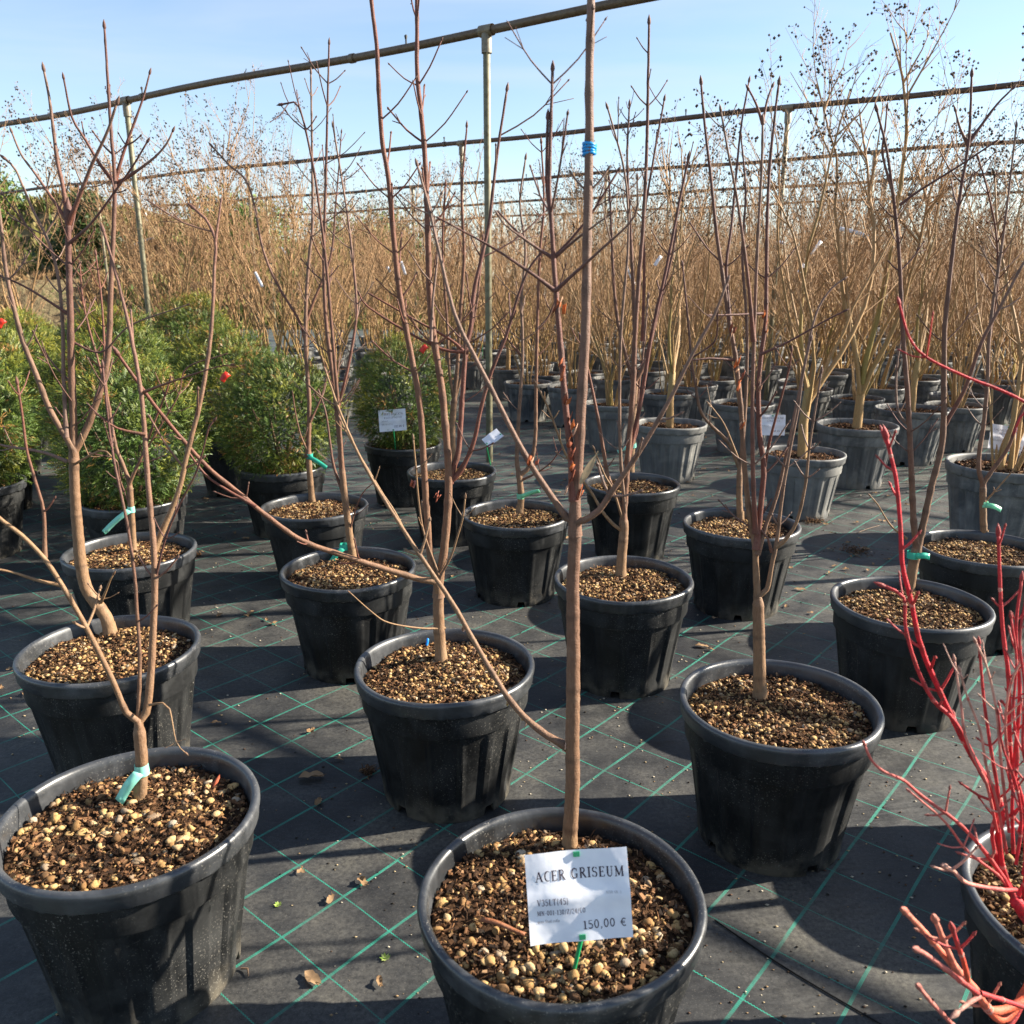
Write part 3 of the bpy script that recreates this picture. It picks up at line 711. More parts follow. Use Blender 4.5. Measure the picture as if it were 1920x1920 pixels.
B1, cB1, YB1 = maple((28, 385, 1212), [(207, 1190), (200, 1160), (187, 1140), (163, 1105), (152, 1060), (146, 1000), (142, 950), (139, 890), (138, 843)], (26, 17), [
    ([(138, 845), (137, 777), (134, 693), (132, 593), (129, 500), (128, 417)], 15, 10, 0, .03, dict(c0=TAN2, c1=PURP, tw=.35, len=(.06, .18))),
    ([(128, 420), (118, 350), (107, 300), (97, 217), (90, 170), (83, 135)], 8, 4, .03, .05, dict(c0=REDB, c1=GREYB, tw=.3, len=(.03, .07))),
    ([(128, 420), (143, 383), (160, 340), (173, 307), (200, 250), (218, 197)], 8, 4, .03, -.02, dict(c0=REDB, c1=GREYB, tw=.3, len=(.03, .07))),
    ([(126, 415), (100, 375), (67, 327), (40, 290), (23, 250)], 6, 3, .03, .06, dict(c0=REDB, c1=GREYB, tw=.3, len=(.03, .06))),
    ([(137, 843), (123, 818), (93, 767), (67, 700), (43, 640), (23, 565), (10, 500), (3, 433), (-4, 380)], 12, 5, 0, -.08, dict(c0=TAN2, c1=GREYB, tw=.3, len=(.03, .09))),
    ([(124, 820), (122, 760), (119, 700), (118, 620), (112, 540), (100, 480), (85, 440), (60, 390), (30, 320), (12, 300)], 8, 4, -.01, .08, dict(c0=GREYB, c1=GREYB, tw=.35, len=(.03, .10))),
    ([(140, 845), (152, 825), (173, 777), (197, 700), (205, 627), (208, 533), (213, 433), (215, 340), (211, 280), (207, 233), (200, 117), (196, 55)], 14, 4, 0, .12, dict(c0=TAN2, c1=PURP, tw=.35, len=(.04, .12), start=.25)),
    ([(215, 342), (190, 312), (160, 262), (135, 220), (120, 150)], 6, 3, .09, .05, dict(c0=REDB, c1=PURP, tw=.15, len=(.02, .05))),
    ([(216, 340), (232, 285), (250, 235), (268, 185), (280, 140)], 6, 3, .09, .12, dict(c0=REDB, c1=PURP, tw=.15, len=(.02, .05))),
    ([(214, 348), (250, 325), (290, 295), (312, 270), (323, 248)], 6, 3, .09, .08, dict(c0=REDB, c1=GREYB, tw=.15, len=(.02, .04))),
    ([(132, 455), (170, 420), (215, 360), (250, 310), (275, 268)], 5, 3, .02, -.03, dict(c0=PURP, c1=PURP, tw=.1)),
    ([(126, 865), (80, 848), (0, 834), (-40, 820)], 6, 4, 0, -.05, dict(c0=GREYB, c1=GREYB, tw=.1)),
    ([(140, 870), (190, 845), (213, 860)], 4, 3, 0, -.04, dict(c0=TAN, c1=TAN, tw=.1)),
    ([(186, 1137), (198, 1110), (208, 1085), (212, 1078)], 6, 3, 0, -.03, dict(c0=TAN, c1=TAN, tw=.5, len=(.01, .04))),
    ([(130, 590), (60, 545), (20, 525), (-10, 515)], 5, 3, .02, .0, dict(c0=PURP, c1=PURP, tw=.1)),
    ([(133, 640), (190, 660), (245, 610), (350, 572)], 4, 2, .02, -.02, dict(c0=PURP, c1=GREYB, tw=.1)),
], 'mid_a', 'young maple whose thick trunk bends sharply out of the soil and forks wide', 13)
B2, cB2, YB2 = maple((667, 1002, 1243), [(827, 1242), (824, 1190), (822, 1140), (822, 1095)], (25, 21), [
    ([(822, 1097), (828, 1060), (833, 1027), (840, 943), (841, 877), (836, 810), (827, 720), (814, 637), (806, 560), (802, 433), (797, 300), (790, 217), (782, 133), (782, 50), (780, -60)], 17, 6, 0, .08, dict(c0=TAN2, c1=REDB, tw=.62, len=(.05, .13), start=.35)),
    ([(820, 1097), (808, 1053), (800, 960), (795, 877), (787, 760), (773, 677), (760, 610), (747, 533), (737, 433), (728, 333), (717, 267), (710, 167), (706, 83), (698, 17), (693, -40)], 14, 6, 0, -.06, dict(c0=TAN2, c1=REDB, tw=.6, len=(.05, .13), start=.35)),
    ([(842, 905), (852, 870), (860, 843), (867, 743), (873, 660), (883, 610), (888, 550), (903, 483), (917, 420), (923, 367), (933, 283), (943, 217), (950, 172)], 11, 4, .02, .12, dict(c0=REDB, c1=PURP, tw=.4, len=(.04, .14))),
    ([(846, 900), (862, 885), (887, 833), (903, 760), (923, 693), (950, 627), (973, 550), (993, 502), (1010, 480)], 9, 4, .02, .0, dict(c0=REDB, c1=PURP, tw=.35, len=(.03, .08))),
    ([(818, 1092), (790, 1087), (700, 1060), (640, 1040), (567, 1014), (500, 967), (443, 920), (397, 883), (350, 833), (300, 773), (263, 723), (224, 668)], 13, 5, 0, -.28, dict(c0=TAN, c1=REDB, tw=.28, len=(.02, .07))),
    ([(480, 950), (420, 915), (385, 890), (355, 850), (352, 846)], 5, 4, -.17, -.18, dict(c0=REDB, c1=REDB, tw=.1, bud=False)),
    ([(824, 1085), (795, 1000), (785, 940), (780, 880), (775, 825)], 5, 3, 0, -.05, dict(c0=GREYB, c1=TAN, tw=.5, len=(.03, .06))),
    ([(826, 1082), (845, 1045), (858, 1005), (868, 970), (872, 935)], 5, 3, 0, -.05, dict(c0=GREYB, c1=TAN, tw=.5, len=(.03, .06))),
    ([(765, 1010), (740, 960), (720, 930), (690, 880), (660, 830), (640, 790)], 5, 3, .02, .04, dict(c0=TAN, c1=TAN, tw=.4, len=(.02, .06))),
    ([(878, 660), (830, 655), (760, 620), (690, 575), (675, 555)], 6, 3, .04, .03, dict(c0=REDB, c1=REDB, tw=.2, len=(.02, .06))),
    ([(870, 660), (845, 637), (770, 595), (700, 555)], 5, 3, .04, .08, dict(c0=REDB, c1=REDB, tw=.2, len=(.02, .06))),
    ([(835, 1178), (790, 1178), (730, 1168), (700, 1150), (657, 1112)], 4, 2, 0, -.16, dict(c0=TAN, c1=TAN, tw=.1, len=(.01, .03))),
    ([(808, 640), (812, 560), (820, 470), (810, 400), (790, 330)], 5, 3, .0, .06, dict(c0=GREYB, c1=GREYB, tw=.2)),
], 'mid_b', 'young maple with four tall reddish stems and a long low branch reaching aside', 14, twigs=.5)
flakes(B2, cB2, YB2, [(820, 935, 0, .014), (823, 930, 0, .014), (777, 890, 0, .03)], [(.5, .16, .10), (.6, .25, .2)], 8)
bl = MB(); p = at_z(800, 1210, .322); bl.tube([p - cB2, p - cB2 + Vector((.002, .004, .008)), p - cB2 + Vector((.003, .006, .016))], .0035, 8, (.02, .30, .80)); link('blue_bead', bl.mesh('blue_bead', M['tape']), B2)
B3, cB3, YB3 = maple((1260, 1662, 1312), [(1424, 1310), (1424, 1250), (1423, 1193), (1422, 1150), (1421, 1115)], (27, 22), [
    ([(1420, 1118), (1417, 1060), (1416, 1027), (1405, 960), (1396, 877), (1390, 777), (1380, 677), (1367, 600), (1355, 517), (1343, 433), (1333, 333), (1323, 250), (1315, 160)], 13, 4, 0, .06, dict(c0=TAN, c1=PURP, tw=.22, len=(.03, .09))),
    ([(1418, 1030), (1427, 943), (1432, 877), (1424, 810), (1422, 727), (1428, 660), (1436, 590), (1438, 433), (1443, 317), (1453, 217), (1460, 160)], 12, 4, 0, .10, dict(c0=REDB, c1=PURP, tw=.25, len=(.03, .09))),
    ([(1417, 1000), (1412, 900), (1411, 800), (1411, 740), (1414, 627), (1420, 467), (1428, 320), (1430, 233)], 9, 4, 0, -.05, dict(c0=REDB, c1=GREYB, tw=.25, len=(.03, .09))),
    ([(1413, 640), (1402, 520), (1383, 380), (1366, 290), (1352, 210)], 7, 3, -.03, -.10, dict(c0=REDB, c1=GREYB, tw=.25, len=(.03, .08))),
    ([(1430, 233), (1418, 195), (1405, 170)], 4, 3, -.05, -.05, dict(tw=0)), ([(1430, 233), (1438, 190), (1447, 165)], 4, 3, -.05, -.03, dict(tw=0)),
    ([(1420, 1040), (1436, 985), (1457, 927), (1480, 827), (1500, 727), (1520, 627), (1535, 577), (1560, 540), (1580, 525)], 9, 3, 0, .08, dict(c0=TAN2, c1=GREYB, tw=.25, len=(.03, .10))),
    ([(1423, 1118), (1438, 1105), (1447, 1060), (1457, 1010), (1467, 927), (1482, 840), (1496, 770), (1506, 700), (1520, 640)], 10, 3, 0, .0, dict(c0=TAN, c1=GREYB, tw=.25, len=(.02, .07))),
    ([(1455, 1025), (1467, 1018), (1493, 980), (1510, 910), (1517, 843), (1527, 777), (1540, 700)], 7, 3, 0, -.08, dict(c0=TAN, c1=GREYB, tw=.3, len=(.02, .06))),
    ([(1447, 1035), (1440, 1010), (1432, 1000)], 5, 3, 0, 0, dict(tw=0)),
    ([(1432, 880), (1445, 820), (1465, 745), (1480, 690), (1484, 660)], 6, 3, .03, .0, dict(c0=REDB, c1=REDB, tw=.3, len=(.02, .06))),
    ([(1380, 675), (1330, 672), (1296, 673), (1340, 640), (1345, 590)], 4, 3, .03, -.05, dict(c0=PURP, c1=PURP, tw=.1)),
    ([(1425, 665), (1480, 640), (1550, 600), (1580, 585)], 4, 3, .03, .0, dict(c0=PURP, c1=PURP, tw=.1)),
    ([(1430, 588), (1380, 590), (1335, 591)], 4, 3, .03, -.03, dict(c0=PURP, c1=PURP, tw=.0)),
    ([(1368, 600), (1362, 500), (1372, 420), (1388, 250), (1404, 155)], 6, 3, .03, .1, dict(c0=PURP, c1=PURP, tw=.2)),
], 'mid_a', 'young maple with a bundle of near upright red brown stems above a clean tan trunk', 15)
flakes(B3, cB3, YB3, [(1392, 790, 0, .02), (1388, 720, 0, .02), (1380, 690, 0, .018), (1372, 620, .02, .02), (1424, 720, 0, .018), (1436, 610, .05, .018)], PEEL, 6)
C1, cC1, YC1 = maple((110, 378, 1030), [(251, 1036), (248, 990), (246, 955), (243, 905)], (13, 11), [
    ([(243, 906), (230, 870), (217, 837), (205, 770), (197, 710), (195, 640), (190, 560), (180, 480)], 8, 3, 0, .08, dict(tw=.4)),
    ([(244, 906), (255, 880), (266, 855), (290, 790), (310, 740), (318, 715)], 6, 3, 0, .0, dict(tw=.3)),
    ([(206, 770), (185, 680), (168, 620), (155, 560), (150, 500)], 5, 3, .04, .1, dict(tw=.3)),
    ([(246, 955), (225, 900), (216, 862), (170, 850)], 4, 2, 0, -.05, dict(tw=.3)),
    ([(262, 862), (300, 800), (335, 740), (350, 690), (420, 665)], 4, 2, 0, .0, dict(tw=.3)),
], 'mid_b', 'thin young maple with a pale mint tape, behind the one with a bent trunk', 16, tape=((246, 955), (194, 999), MINT))
C2, cC2, YC2 = maple((520, 787, 1063), [(661, 1048), (655, 1000), (648, 945), (640, 870)], (15, 12), [
    ([(640, 872), (632, 780), (622, 690), (611, 600), (607, 500), (609, 400), (611, 333), (614, 200), (617, 85)], 9, 3, 0, .06, dict(c0=REDB, c1=PURP, tw=.5, len=(.05, .14))),
    ([(641, 872), (636, 790), (629, 700), (622, 617), (612, 500), (600, 400), (585, 300), (560, 200), (532, 195)], 8, 3, 0, -.06, dict(c0=REDB, c1=PURP, tw=.4, len=(.04, .12))),
    ([(645, 930), (625, 870), (612, 780), (600, 740)], 6, 3, 0, .05, dict(tw=.4)),
    ([(630, 780), (650, 700), (665, 620), (668, 560), (655, 430), (640, 330), (625, 240)], 6, 3, .02, .1, dict(c0=REDB, c1=GREYB, tw=.4, len=(.03, .1))),
    ([(655, 1000), (665, 960), (680, 925), (700, 905)], 3, 2, 0, -.05, dict(tw=.3)),
], 'mid_b', 'slim young maple with two parallel red stems and a teal tape at its foot', 17, tape=((645, 1025), (617, 1060), TEAL))
C3, cC3, YC3 = maple((1032, 1305, 1082), [(1164, 1083), (1166, 1040), (1170, 993), (1168, 965)], (21, 17), [
    ([(1168, 967), (1158, 935), (1140, 893), (1123, 793), (1106, 710), (1090, 640)], 9, 4, 0, .06, dict(c0=TAN2, c1=REDB, tw=.35)),
    ([(1169, 967), (1172, 930), (1177, 860), (1187, 727), (1190, 643), (1198, 520), (1205, 433), (1212, 300), (1215, 167), (1217, 47)], 12, 4, 0, .08, dict(c0=REDB, c1=PURP, tw=.35, len=(.03, .1))),
    ([(1172, 960), (1165, 880), (1162, 800), (1162, 700), (1166, 600), (1178, 450), (1172, 330), (1150, 240), (1140, 205)], 7, 3, 0, -.04, dict(c0=GREYB, c1=GREYB, tw=.35, len=(.03, .1))),
    ([(1175, 870), (1200, 760), (1222, 627), (1250, 500), (1273, 383), (1290, 300)], 9, 4, .02, .1, dict(c0=REDB, c1=PURP, tw=.3, len=(.03, .1))),
    ([(1168, 995), (1152, 985), (1130, 960), (1110, 925), (1085, 890), (1060, 850), (1030, 770), (1005, 720)], 6, 3, 0, -.06, dict(c0=TAN, c1=TAN, tw=.3, len=(.02, .05))),
    ([(1163, 960), (1150, 920), (1133, 890), (1115, 845)], 5, 3, 0, -.05, dict(c0=TAN, c1=TAN, tw=.2)),
    ([(1205, 640), (1207, 560), (1208, 480), (1206, 420), (1225, 300), (1245, 190)], 6, 3, .05, .1, dict(c0=REDB, c1=PURP, tw=.3, len=(.03, .1))),
], 'mid_a', 'young maple with a knobbly collar where its fan of dark stems begins', 18)
C4, cC4, YC4 = maple((1545, 1868, 1127), [(1705, 1108), (1712, 1060), (1720, 1022)], (19, 20), [
    ([(1719, 1025), (1713, 977), (1708, 860), (1702, 743), (1693, 627), (1688, 520), (1684, 450), (1675, 367), (1663, 283), (1645, 210)], 13, 4, 0, .05, dict(c0=REDB, c1=PURP, tw=.25, len=(.04, .12))),
    ([(1721, 1025), (1733, 975), (1747, 910), (1767, 827), (1770, 710), (1772, 610), (1787, 467), (1800, 367), (1816, 268), (1820, 200), (1822, 145)], 14, 4, 0, .10, dict(c0=TAN2, c1=PURP, tw=.25, len=(.05, .14))),
    ([(1768, 800), (1790, 765), (1813, 720), (1840, 643), (1873, 580), (1920, 492), (1960, 430)], 8, 4, .04, -.04, dict(c0=REDB, c1=GREYB, tw=.25, len=(.03, .08))),
    ([(1815, 270), (1840, 235), (1870, 195), (1897, 168)], 6, 3, .1, .1, dict(c0=PURP, c1=PURP, tw=.2)),
    ([(1815, 272), (1800, 240), (1792, 210)], 5, 3, .1, .12, dict(tw=0)),
    ([(1708, 800), (1685, 775), (1680, 720), (1685, 660), (1690, 640)], 5, 3, .02, .06, dict(c0=GREYB, c1=GREYB, tw=.3)),
    ([(1700, 1010), (1670, 985), (1645, 945), (1632, 930)], 4, 2, 0, -.05, dict(c0=TAN, c1=TAN, tw=.3, len=(.01, .03))),
    ([(1676, 368), (1655, 290), (1660, 240), (1663, 205)], 5, 3, .04, .06, dict(tw=.1)),
    ([(1687, 385), (1720, 360), (1800, 310), (1860, 270)], 4, 3, .04, -.06, dict(c0=PURP, c1=PURP, tw=.1)),
], 'mid_a', 'young maple splitting in a clear V just above its green tape', 19, tape=((1712, 1040), (1744, 1045), TEAL))
D2, cD2, YD2 = maple((485, 695, 947), [(585, 940), (580, 880), (578, 843)], (12, 11), [
    ([(578, 845), (580, 760), (576, 700), (573, 643), (574, 560), (580, 480), (586, 417), (585, 280), (583, 140)], 9, 3, 0, .06, dict(c0=REDB, c1=GREYB, tw=.5, len=(.04, .12))),
    ([(573, 640), (560, 600), (520, 533), (493, 467), (467, 350), (430, 310), (400, 277)], 5, 3, .03, .0, dict(c0=REDB, c1=GREYB, tw=.4, len=(.03, .09))),
    ([(579, 850), (565, 820), (555, 780), (549, 740)], 4, 2, 0, -.05, dict(tw=.4)),
    ([(582, 790), (600, 750), (615, 700), (625, 680)], 4, 2, 0, .05, dict(tw=.4)),
    ([(575, 600), (590, 560), (620, 480), (630, 380), (640, 250)], 5, 2, .03, .1, dict(tw=.4, len=(.03, .1))),
], 'mid_b', 'thin young maple beside the clipped yew ball, a teal tape on its stem', 20, tape=((580, 855), (612, 878), TEAL))
D3, cD3, YD3 = maple((868, 1066, 962), [(974, 963), (977, 930), (972, 880)], (14, 11), [
    ([(972, 882), (969, 860), (973, 777), (980, 670), (978, 560), (985, 470), (975, 380), (985, 300)], 8, 3, 0, .05, dict(c0=TAN2, c1=GREYB, tw=.5, len=(.04, .11))),
    ([(975, 890), (992, 875), (1003, 827), (1005, 727), (1008, 593), (1012, 480), (1020, 380), (1015, 270)], 8, 3, 0, .08, dict(c0=TAN2, c1=REDB, tw=.5, len=(.04, .11))),
    ([(978, 900), (1000, 890), (1030, 870), (1050, 845)], 4, 2, 0, -.05, dict(tw=.5)),
    ([(980, 670), (955, 640), (935, 610)], 4, 2, .03, .03, dict(tw=.3)),
    ([(1008, 620), (1030, 590), (1045, 550), (1060, 500)], 4, 2, .05, .05, dict(tw=.3)),
], 'mid_a', 'young maple on twin thin stems with a pale green tape below a twiggy tuft', 21, tape=((976, 930), (1012, 921), GREENT))
D4, cD4, YD4 = maple((1272, 1508, 980), [(1388, 975), (1386, 930), (1387, 880)], (13, 11), [
    ([(1387, 882), (1375, 850), (1363, 827), (1317, 777), (1304, 720), (1297, 680), (1290, 600), (1280, 500)], 7, 3, 0, .05, dict(c0=TAN, c1=PURP, tw=.4)),
    ([(1387, 882), (1395, 800), (1400, 700), (1400, 600), (1392, 480), (1398, 360), (1390, 260)], 8, 3, 0, .08, dict(c0=TAN2, c1=PURP, tw=.4, len=(.03, .1))),
    ([(1384, 860), (1360, 800), (1340, 770), (1330, 758)], 4, 2, 0, -.05, dict(c0=TAN, c1=TAN, tw=.3)),
], 'mid_b', 'thin young maple behind the one with bundled upright stems', 22)
D5, cD5, YD5 = maple((1725, 1965, 1025), [(1845, 1012), (1843, 950), (1843, 905)], (13, 12), [
    ([(1843, 907), (1836, 885), (1836, 850), (1845, 790), (1852, 700), (1854, 640), (1863, 560), (1880, 450), (1895, 330), (1905, 240)], 9, 3, 0, .06, dict(c0=REDB, c1=GREYB, tw=.4, len=(.04, .12))),
    ([(1845, 905), (1860, 883), (1890, 840), (1907, 793), (1925, 750)], 8, 5, 0, .0, dict(c0=TAN2, c1=REDB, tw=.3)),
    ([(1848, 940), (1875, 910), (1900, 880), (1915, 850)], 3, 2, 0, -.05, dict(c0=TAN, c1=TAN, tw=.4, len=(.01, .04))),
    ([(1854, 640), (1870, 540), (1868, 440), (1850, 350), (1835, 300)], 5, 3, .03, .08, dict(tw=.4)),
], 'mid_b', 'young maple with a pale green tape before the large crape myrtle pot', 23, tape=((1845, 945), (1878, 957), GREENT))
E3, cE3, YE3 = maple((762, 932, 882), [(849, 874), (848, 830), (848, 793), (852, 745)], (14, 11), [
    ([(852, 747), (857, 693), (862, 600), (870, 480), (866, 360), (875, 240)], 8, 3, 0, .05, dict(tw=.45, len=(.04, .12))),
    ([(851, 750), (842, 690), (838, 600), (830, 470), (835, 350)], 6, 3, 0, -.04, dict(tw=.45, len=(.04, .12))),
    ([(852, 750), (866, 700), (880, 640), (895, 560), (905, 450)], 6, 3, 0, .08, dict(tw=.45, len=(.04, .12))),
], 'mid_a', 'young maple with a white curled label on a green stake at its pot rim', 24)
E4, cE4, YE4 = maple((1098, 1272, 905), [(1181, 895), (1183, 840), (1185, 793), (1190, 712)], (17, 14), [
    ([(1190, 714), (1190, 643), (1188, 560), (1182, 430), (1176, 300), (1180, 200)], 9, 3, 0, .06, dict(c0=REDB, c1=PURP, tw=.4, len=(.04, .12))),
    ([(1188, 718), (1172, 660), (1158, 600), (1150, 520), (1146, 420), (1142, 340)], 8, 3, 0, -.04, dict(c0=REDB, c1=PURP, tw=.4, len=(.04, .12))),
    ([(1191, 716), (1205, 690), (1220, 640), (1240, 560), (1262, 470), (1270, 400)], 8, 3, 0, .05, dict(c0=REDB, c1=PURP, tw=.4, len=(.04, .12))),
    ([(1186, 830), (1195, 800), (1196, 740), (1206, 660), (1215, 560)], 6, 3, 0, .04, dict(c0=REDB, c1=GREYB, tw=.4)),
], 'mid_a', 'young maple with a short trunk and a small teal tape, backed by grey pots', 25, tape=((1184, 835), (1158, 847), MINT))

def pix(X, Y, z):
    d = Y * CP + (H - z) * SP; v = ((H - z) * CP - Y * SP) / d
    return (960 + F * X / d, 960 + F * v)
bx, by = 1.41, 1.66                         # stands beyond the edge of the frame, its shadow falls into it
maple((0, 0, 0), [pix(bx, by, z) for z in (.32, .5, .7)], (24, 20), [
    ([pix(bx + .02 * k, by, .68 + .2 * k) for k in range(5)], 12, 5, 0, .1), ([pix(bx - .03 * k, by, .68 + .16 * k) for k in range(5)], 11, 5, 0, -.1), ([pix(bx + .08 * k, by, .69 + .14 * k) for k in range(5)], 10, 4)],
    'mid_b', 'young maple in a black pot next to the red twigged maple', 29, ctr=(bx, by, 0))

# ------------------------------------------------------------------ red twigged maple at the path edge
RED = (.60, .018, .03); RED2 = (.52, .035, .04); ORG = (.78, .10, .03); PALE = (.62, .34, .26)
c = at_z(1835, 1702, .35); c = Vector((c.x + .226, c.y, 0))
red = empty('potted_red_maple', c); add_pot(red, 'mid_b', False, 1, 2.2)
rg = random.Random(31)
def rlimb(pts, w0, w1, Ys, c0=RED, c1=RED2, tw=.5, node=.04, ln=(.008, .045)):
    n = len(pts); q = [at_y(x, y, Ys[0] + (Ys[1] - Ys[0]) * i / (n - 1)) - c for i, (x, y) in enumerate(pts)]
    mb = MB(); limb(mb, q, w0 * .5 * mpp(Ys[0]), w1 * .5 * mpp(Ys[1]), c0, c1, rg, node, 8, .012, tw, ln, True)
    # pale corky joints
    path = smooth_path(q, .012)
    for i in range(4, len(path) - 1, rg.choice([6, 7, 9])):
        if rg.random() < .55:
            r = (w0 + (w1 - w0) * i / len(path)) * .5 * mpp(Ys[0]); d = (path[i + 1] - path[i - 1]).normalized()
            mb.tube([path[i] - d * .003, path[i], path[i] + d * .003], [r * 1.02, r * 1.28, r * 1.02], 8, lerpc(RED2, PALE, rg.uniform(.2, .8)), False)
    link('branch', mb.mesh('branch', M['bark']), red)
hub = (1888, 1655)
mb = MB(); hubp = at_y(1905, 1690, 1.02) - c
limb(mb, [Vector((-.135, -.045, .29)), Vector((-.165, -.055, .35)), hubp], .013, .009, lerpc(RED, TAN, .4), RED, rg, .05, 10, .012, 0, bud=False); link('trunk', mb.mesh('trunk', M['bark']), red)
rlimb([(1905, 1690), hub, (1868, 1600), (1878, 1527), (1866, 1485), (1827, 1425), (1780, 1335), (1728, 1215), (1707, 1121), (1692, 1060), (1688, 985), (1680, 900), (1663, 825)], 15, 7, (1.02, 1.12), RED, RED, .4)
rlimb([(1900, 1680), (1880, 1625), (1872, 1560), (1862, 1490), (1840, 1450), (1792, 1356), (1750, 1313), (1720, 1254), (1698, 1177), (1694, 1120), (1660, 1100)], 12, 6, (1.02, 1.06))
rlimb([(1895, 1670), (1876, 1638), (1835, 1583), (1793, 1540), (1729, 1493), (1694, 1463), (1656, 1446), (1634, 1425), (1622, 1399)], 10, 5, (1.02, .96), RED, lerpc(RED2, PALE, .3))
rlimb([(1890, 1668), (1870, 1640), (1814, 1596), (1771, 1540), (1707, 1485)], 7, 4, (1.02, .97), RED2, lerpc(RED2, PALE, .4), .2)
rlimb([(1920, 1720), (1925, 1600), (1917, 1506), (1895, 1420), (1891, 1271), (1882, 1200), (1876, 1120), (1872, 1005)], 13, 6, (1.02, 1.10))
rlimb([(1866, 1600), (1860, 1560), (1872, 1500), (1857, 1399), (1844, 1305), (1836, 1210)], 9, 5, (1.02, 1.04), RED2, RED2, .5)
rlimb([(1895, 1480), (1905, 1400), (1912, 1290), (1905, 1180), (1915, 1090)], 9, 5, (1.04, 1.08))
rlimb([(1892, 1560), (1878, 1440), (1868, 1330), (1850, 1250), (1830, 1205)], 7, 4, (1.0, .98), RED2, PALE, .5)
rlimb([(1912, 1560), (1930, 1470), (1925, 1350), (1935, 1200)], 9, 5, (1.0, 1.0))
rlimb([(1905, 1668), (1878, 1668), (1814, 1656), (1790, 1635), (1774, 1626)], 9, 9, (1.02, .94), RED, PALE, .2)
rlimb([(1870, 1560), (1850, 1470), (1835, 1440), (1810, 1380), (1802, 1320), (1790, 1240)], 7, 4, (1.02, 1.04), RED2, PALE, .5)
rlimb([(1895, 1470), (1885, 1360), (1896, 1280), (1920, 1230)], 7, 4, (1.02, 1.0), RED2, PALE, .5)
rlimb([(1900, 1600), (1898, 1500), (1908, 1420), (1900, 1330), (1906, 1240), (1896, 1160)], 8, 4, (1.0, 1.06), RED, RED2, .6)
rlimb([(1905, 1620), (1915, 1540), (1905, 1470), (1880, 1400), (1872, 1340)], 7, 4, (.98, .95), RED, RED2, .6)
rlimb([(1920, 1640), (1935, 1500), (1918, 1400), (1922, 1300), (1912, 1200), (1922, 1130)], 9, 4, (.98, 1.0), RED, RED2, .6)
rlimb([(1888, 1600), (1868, 1500), (1850, 1440), (1838, 1370), (1815, 1310), (1800, 1260)], 7, 4, (1.0, .98), RED2, PALE, .6)
# nearer orange red shoots leaning out over the path
rlimb([(1948, 1790), (1925, 1855), (1878, 1912), (1831, 1861), (1793, 1818), (1750, 1767), (1722, 1735), (1699, 1711)], 19, 11, (.98, .78), ORG, lerpc(ORG, PALE, .5), .1)
rlimb([(1948, 1795), (1925, 1870), (1862, 1895), (1825, 1850), (1793, 1815), (1772, 1770), (1755, 1728)], 20, 11, (.97, .80), ORG, lerpc(ORG, PALE, .6), .2)
rlimb([(1815, 1838), (1806, 1800), (1795, 1770), (1787, 1745)], 12, 9, (.82, .80), ORG, RED2, .1)
rlimb([(1832, 1862), (1800, 1838), (1770, 1815), (1740, 1792), (1722, 1782)], 13, 10, (.84, .78), RED2, lerpc(RED2, PALE, .5), .2)
rlimb([(1838, 1868), (1815, 1882), (1798, 1896)], 11, 9, (.86, .84), lerpc(RED2, PALE, .5), PALE, 0)
rlimb([(1838, 1862), (1870, 1872), (1910, 1885), (1940, 1895)], 12, 10, (.88, .92), RED2, RED2, .1)
rlimb([(1946, 1800), (1905, 1905), (1850, 1960), (1800, 1935), (1771, 1905), (1745, 1878), (1724, 1852)], 12, 9, (.97, .78), RED2, lerpc(RED2, PALE, .5), .2)
# the long shoot that arches in above
rlimb([(1905, 1688), (1965, 1560), (2005, 1350), (2010, 1120), (1998, 920), (1962, 785), (1920, 753), (1873, 730), (1803, 703), (1737, 670), (1712, 645), (1700, 620), (1687, 572)], 10, 4, (1.06, 1.12), RED, RED, .12)
rlimb([(1998, 920), (1965, 810), (1925, 768), (1912, 785), (1905, 802)], 6, 4, (1.06, 1.06), RED, RED2, 0)
tag(red, 'maple with bright red bare twigs leaning over the path edge from its pot', 'potted tree')

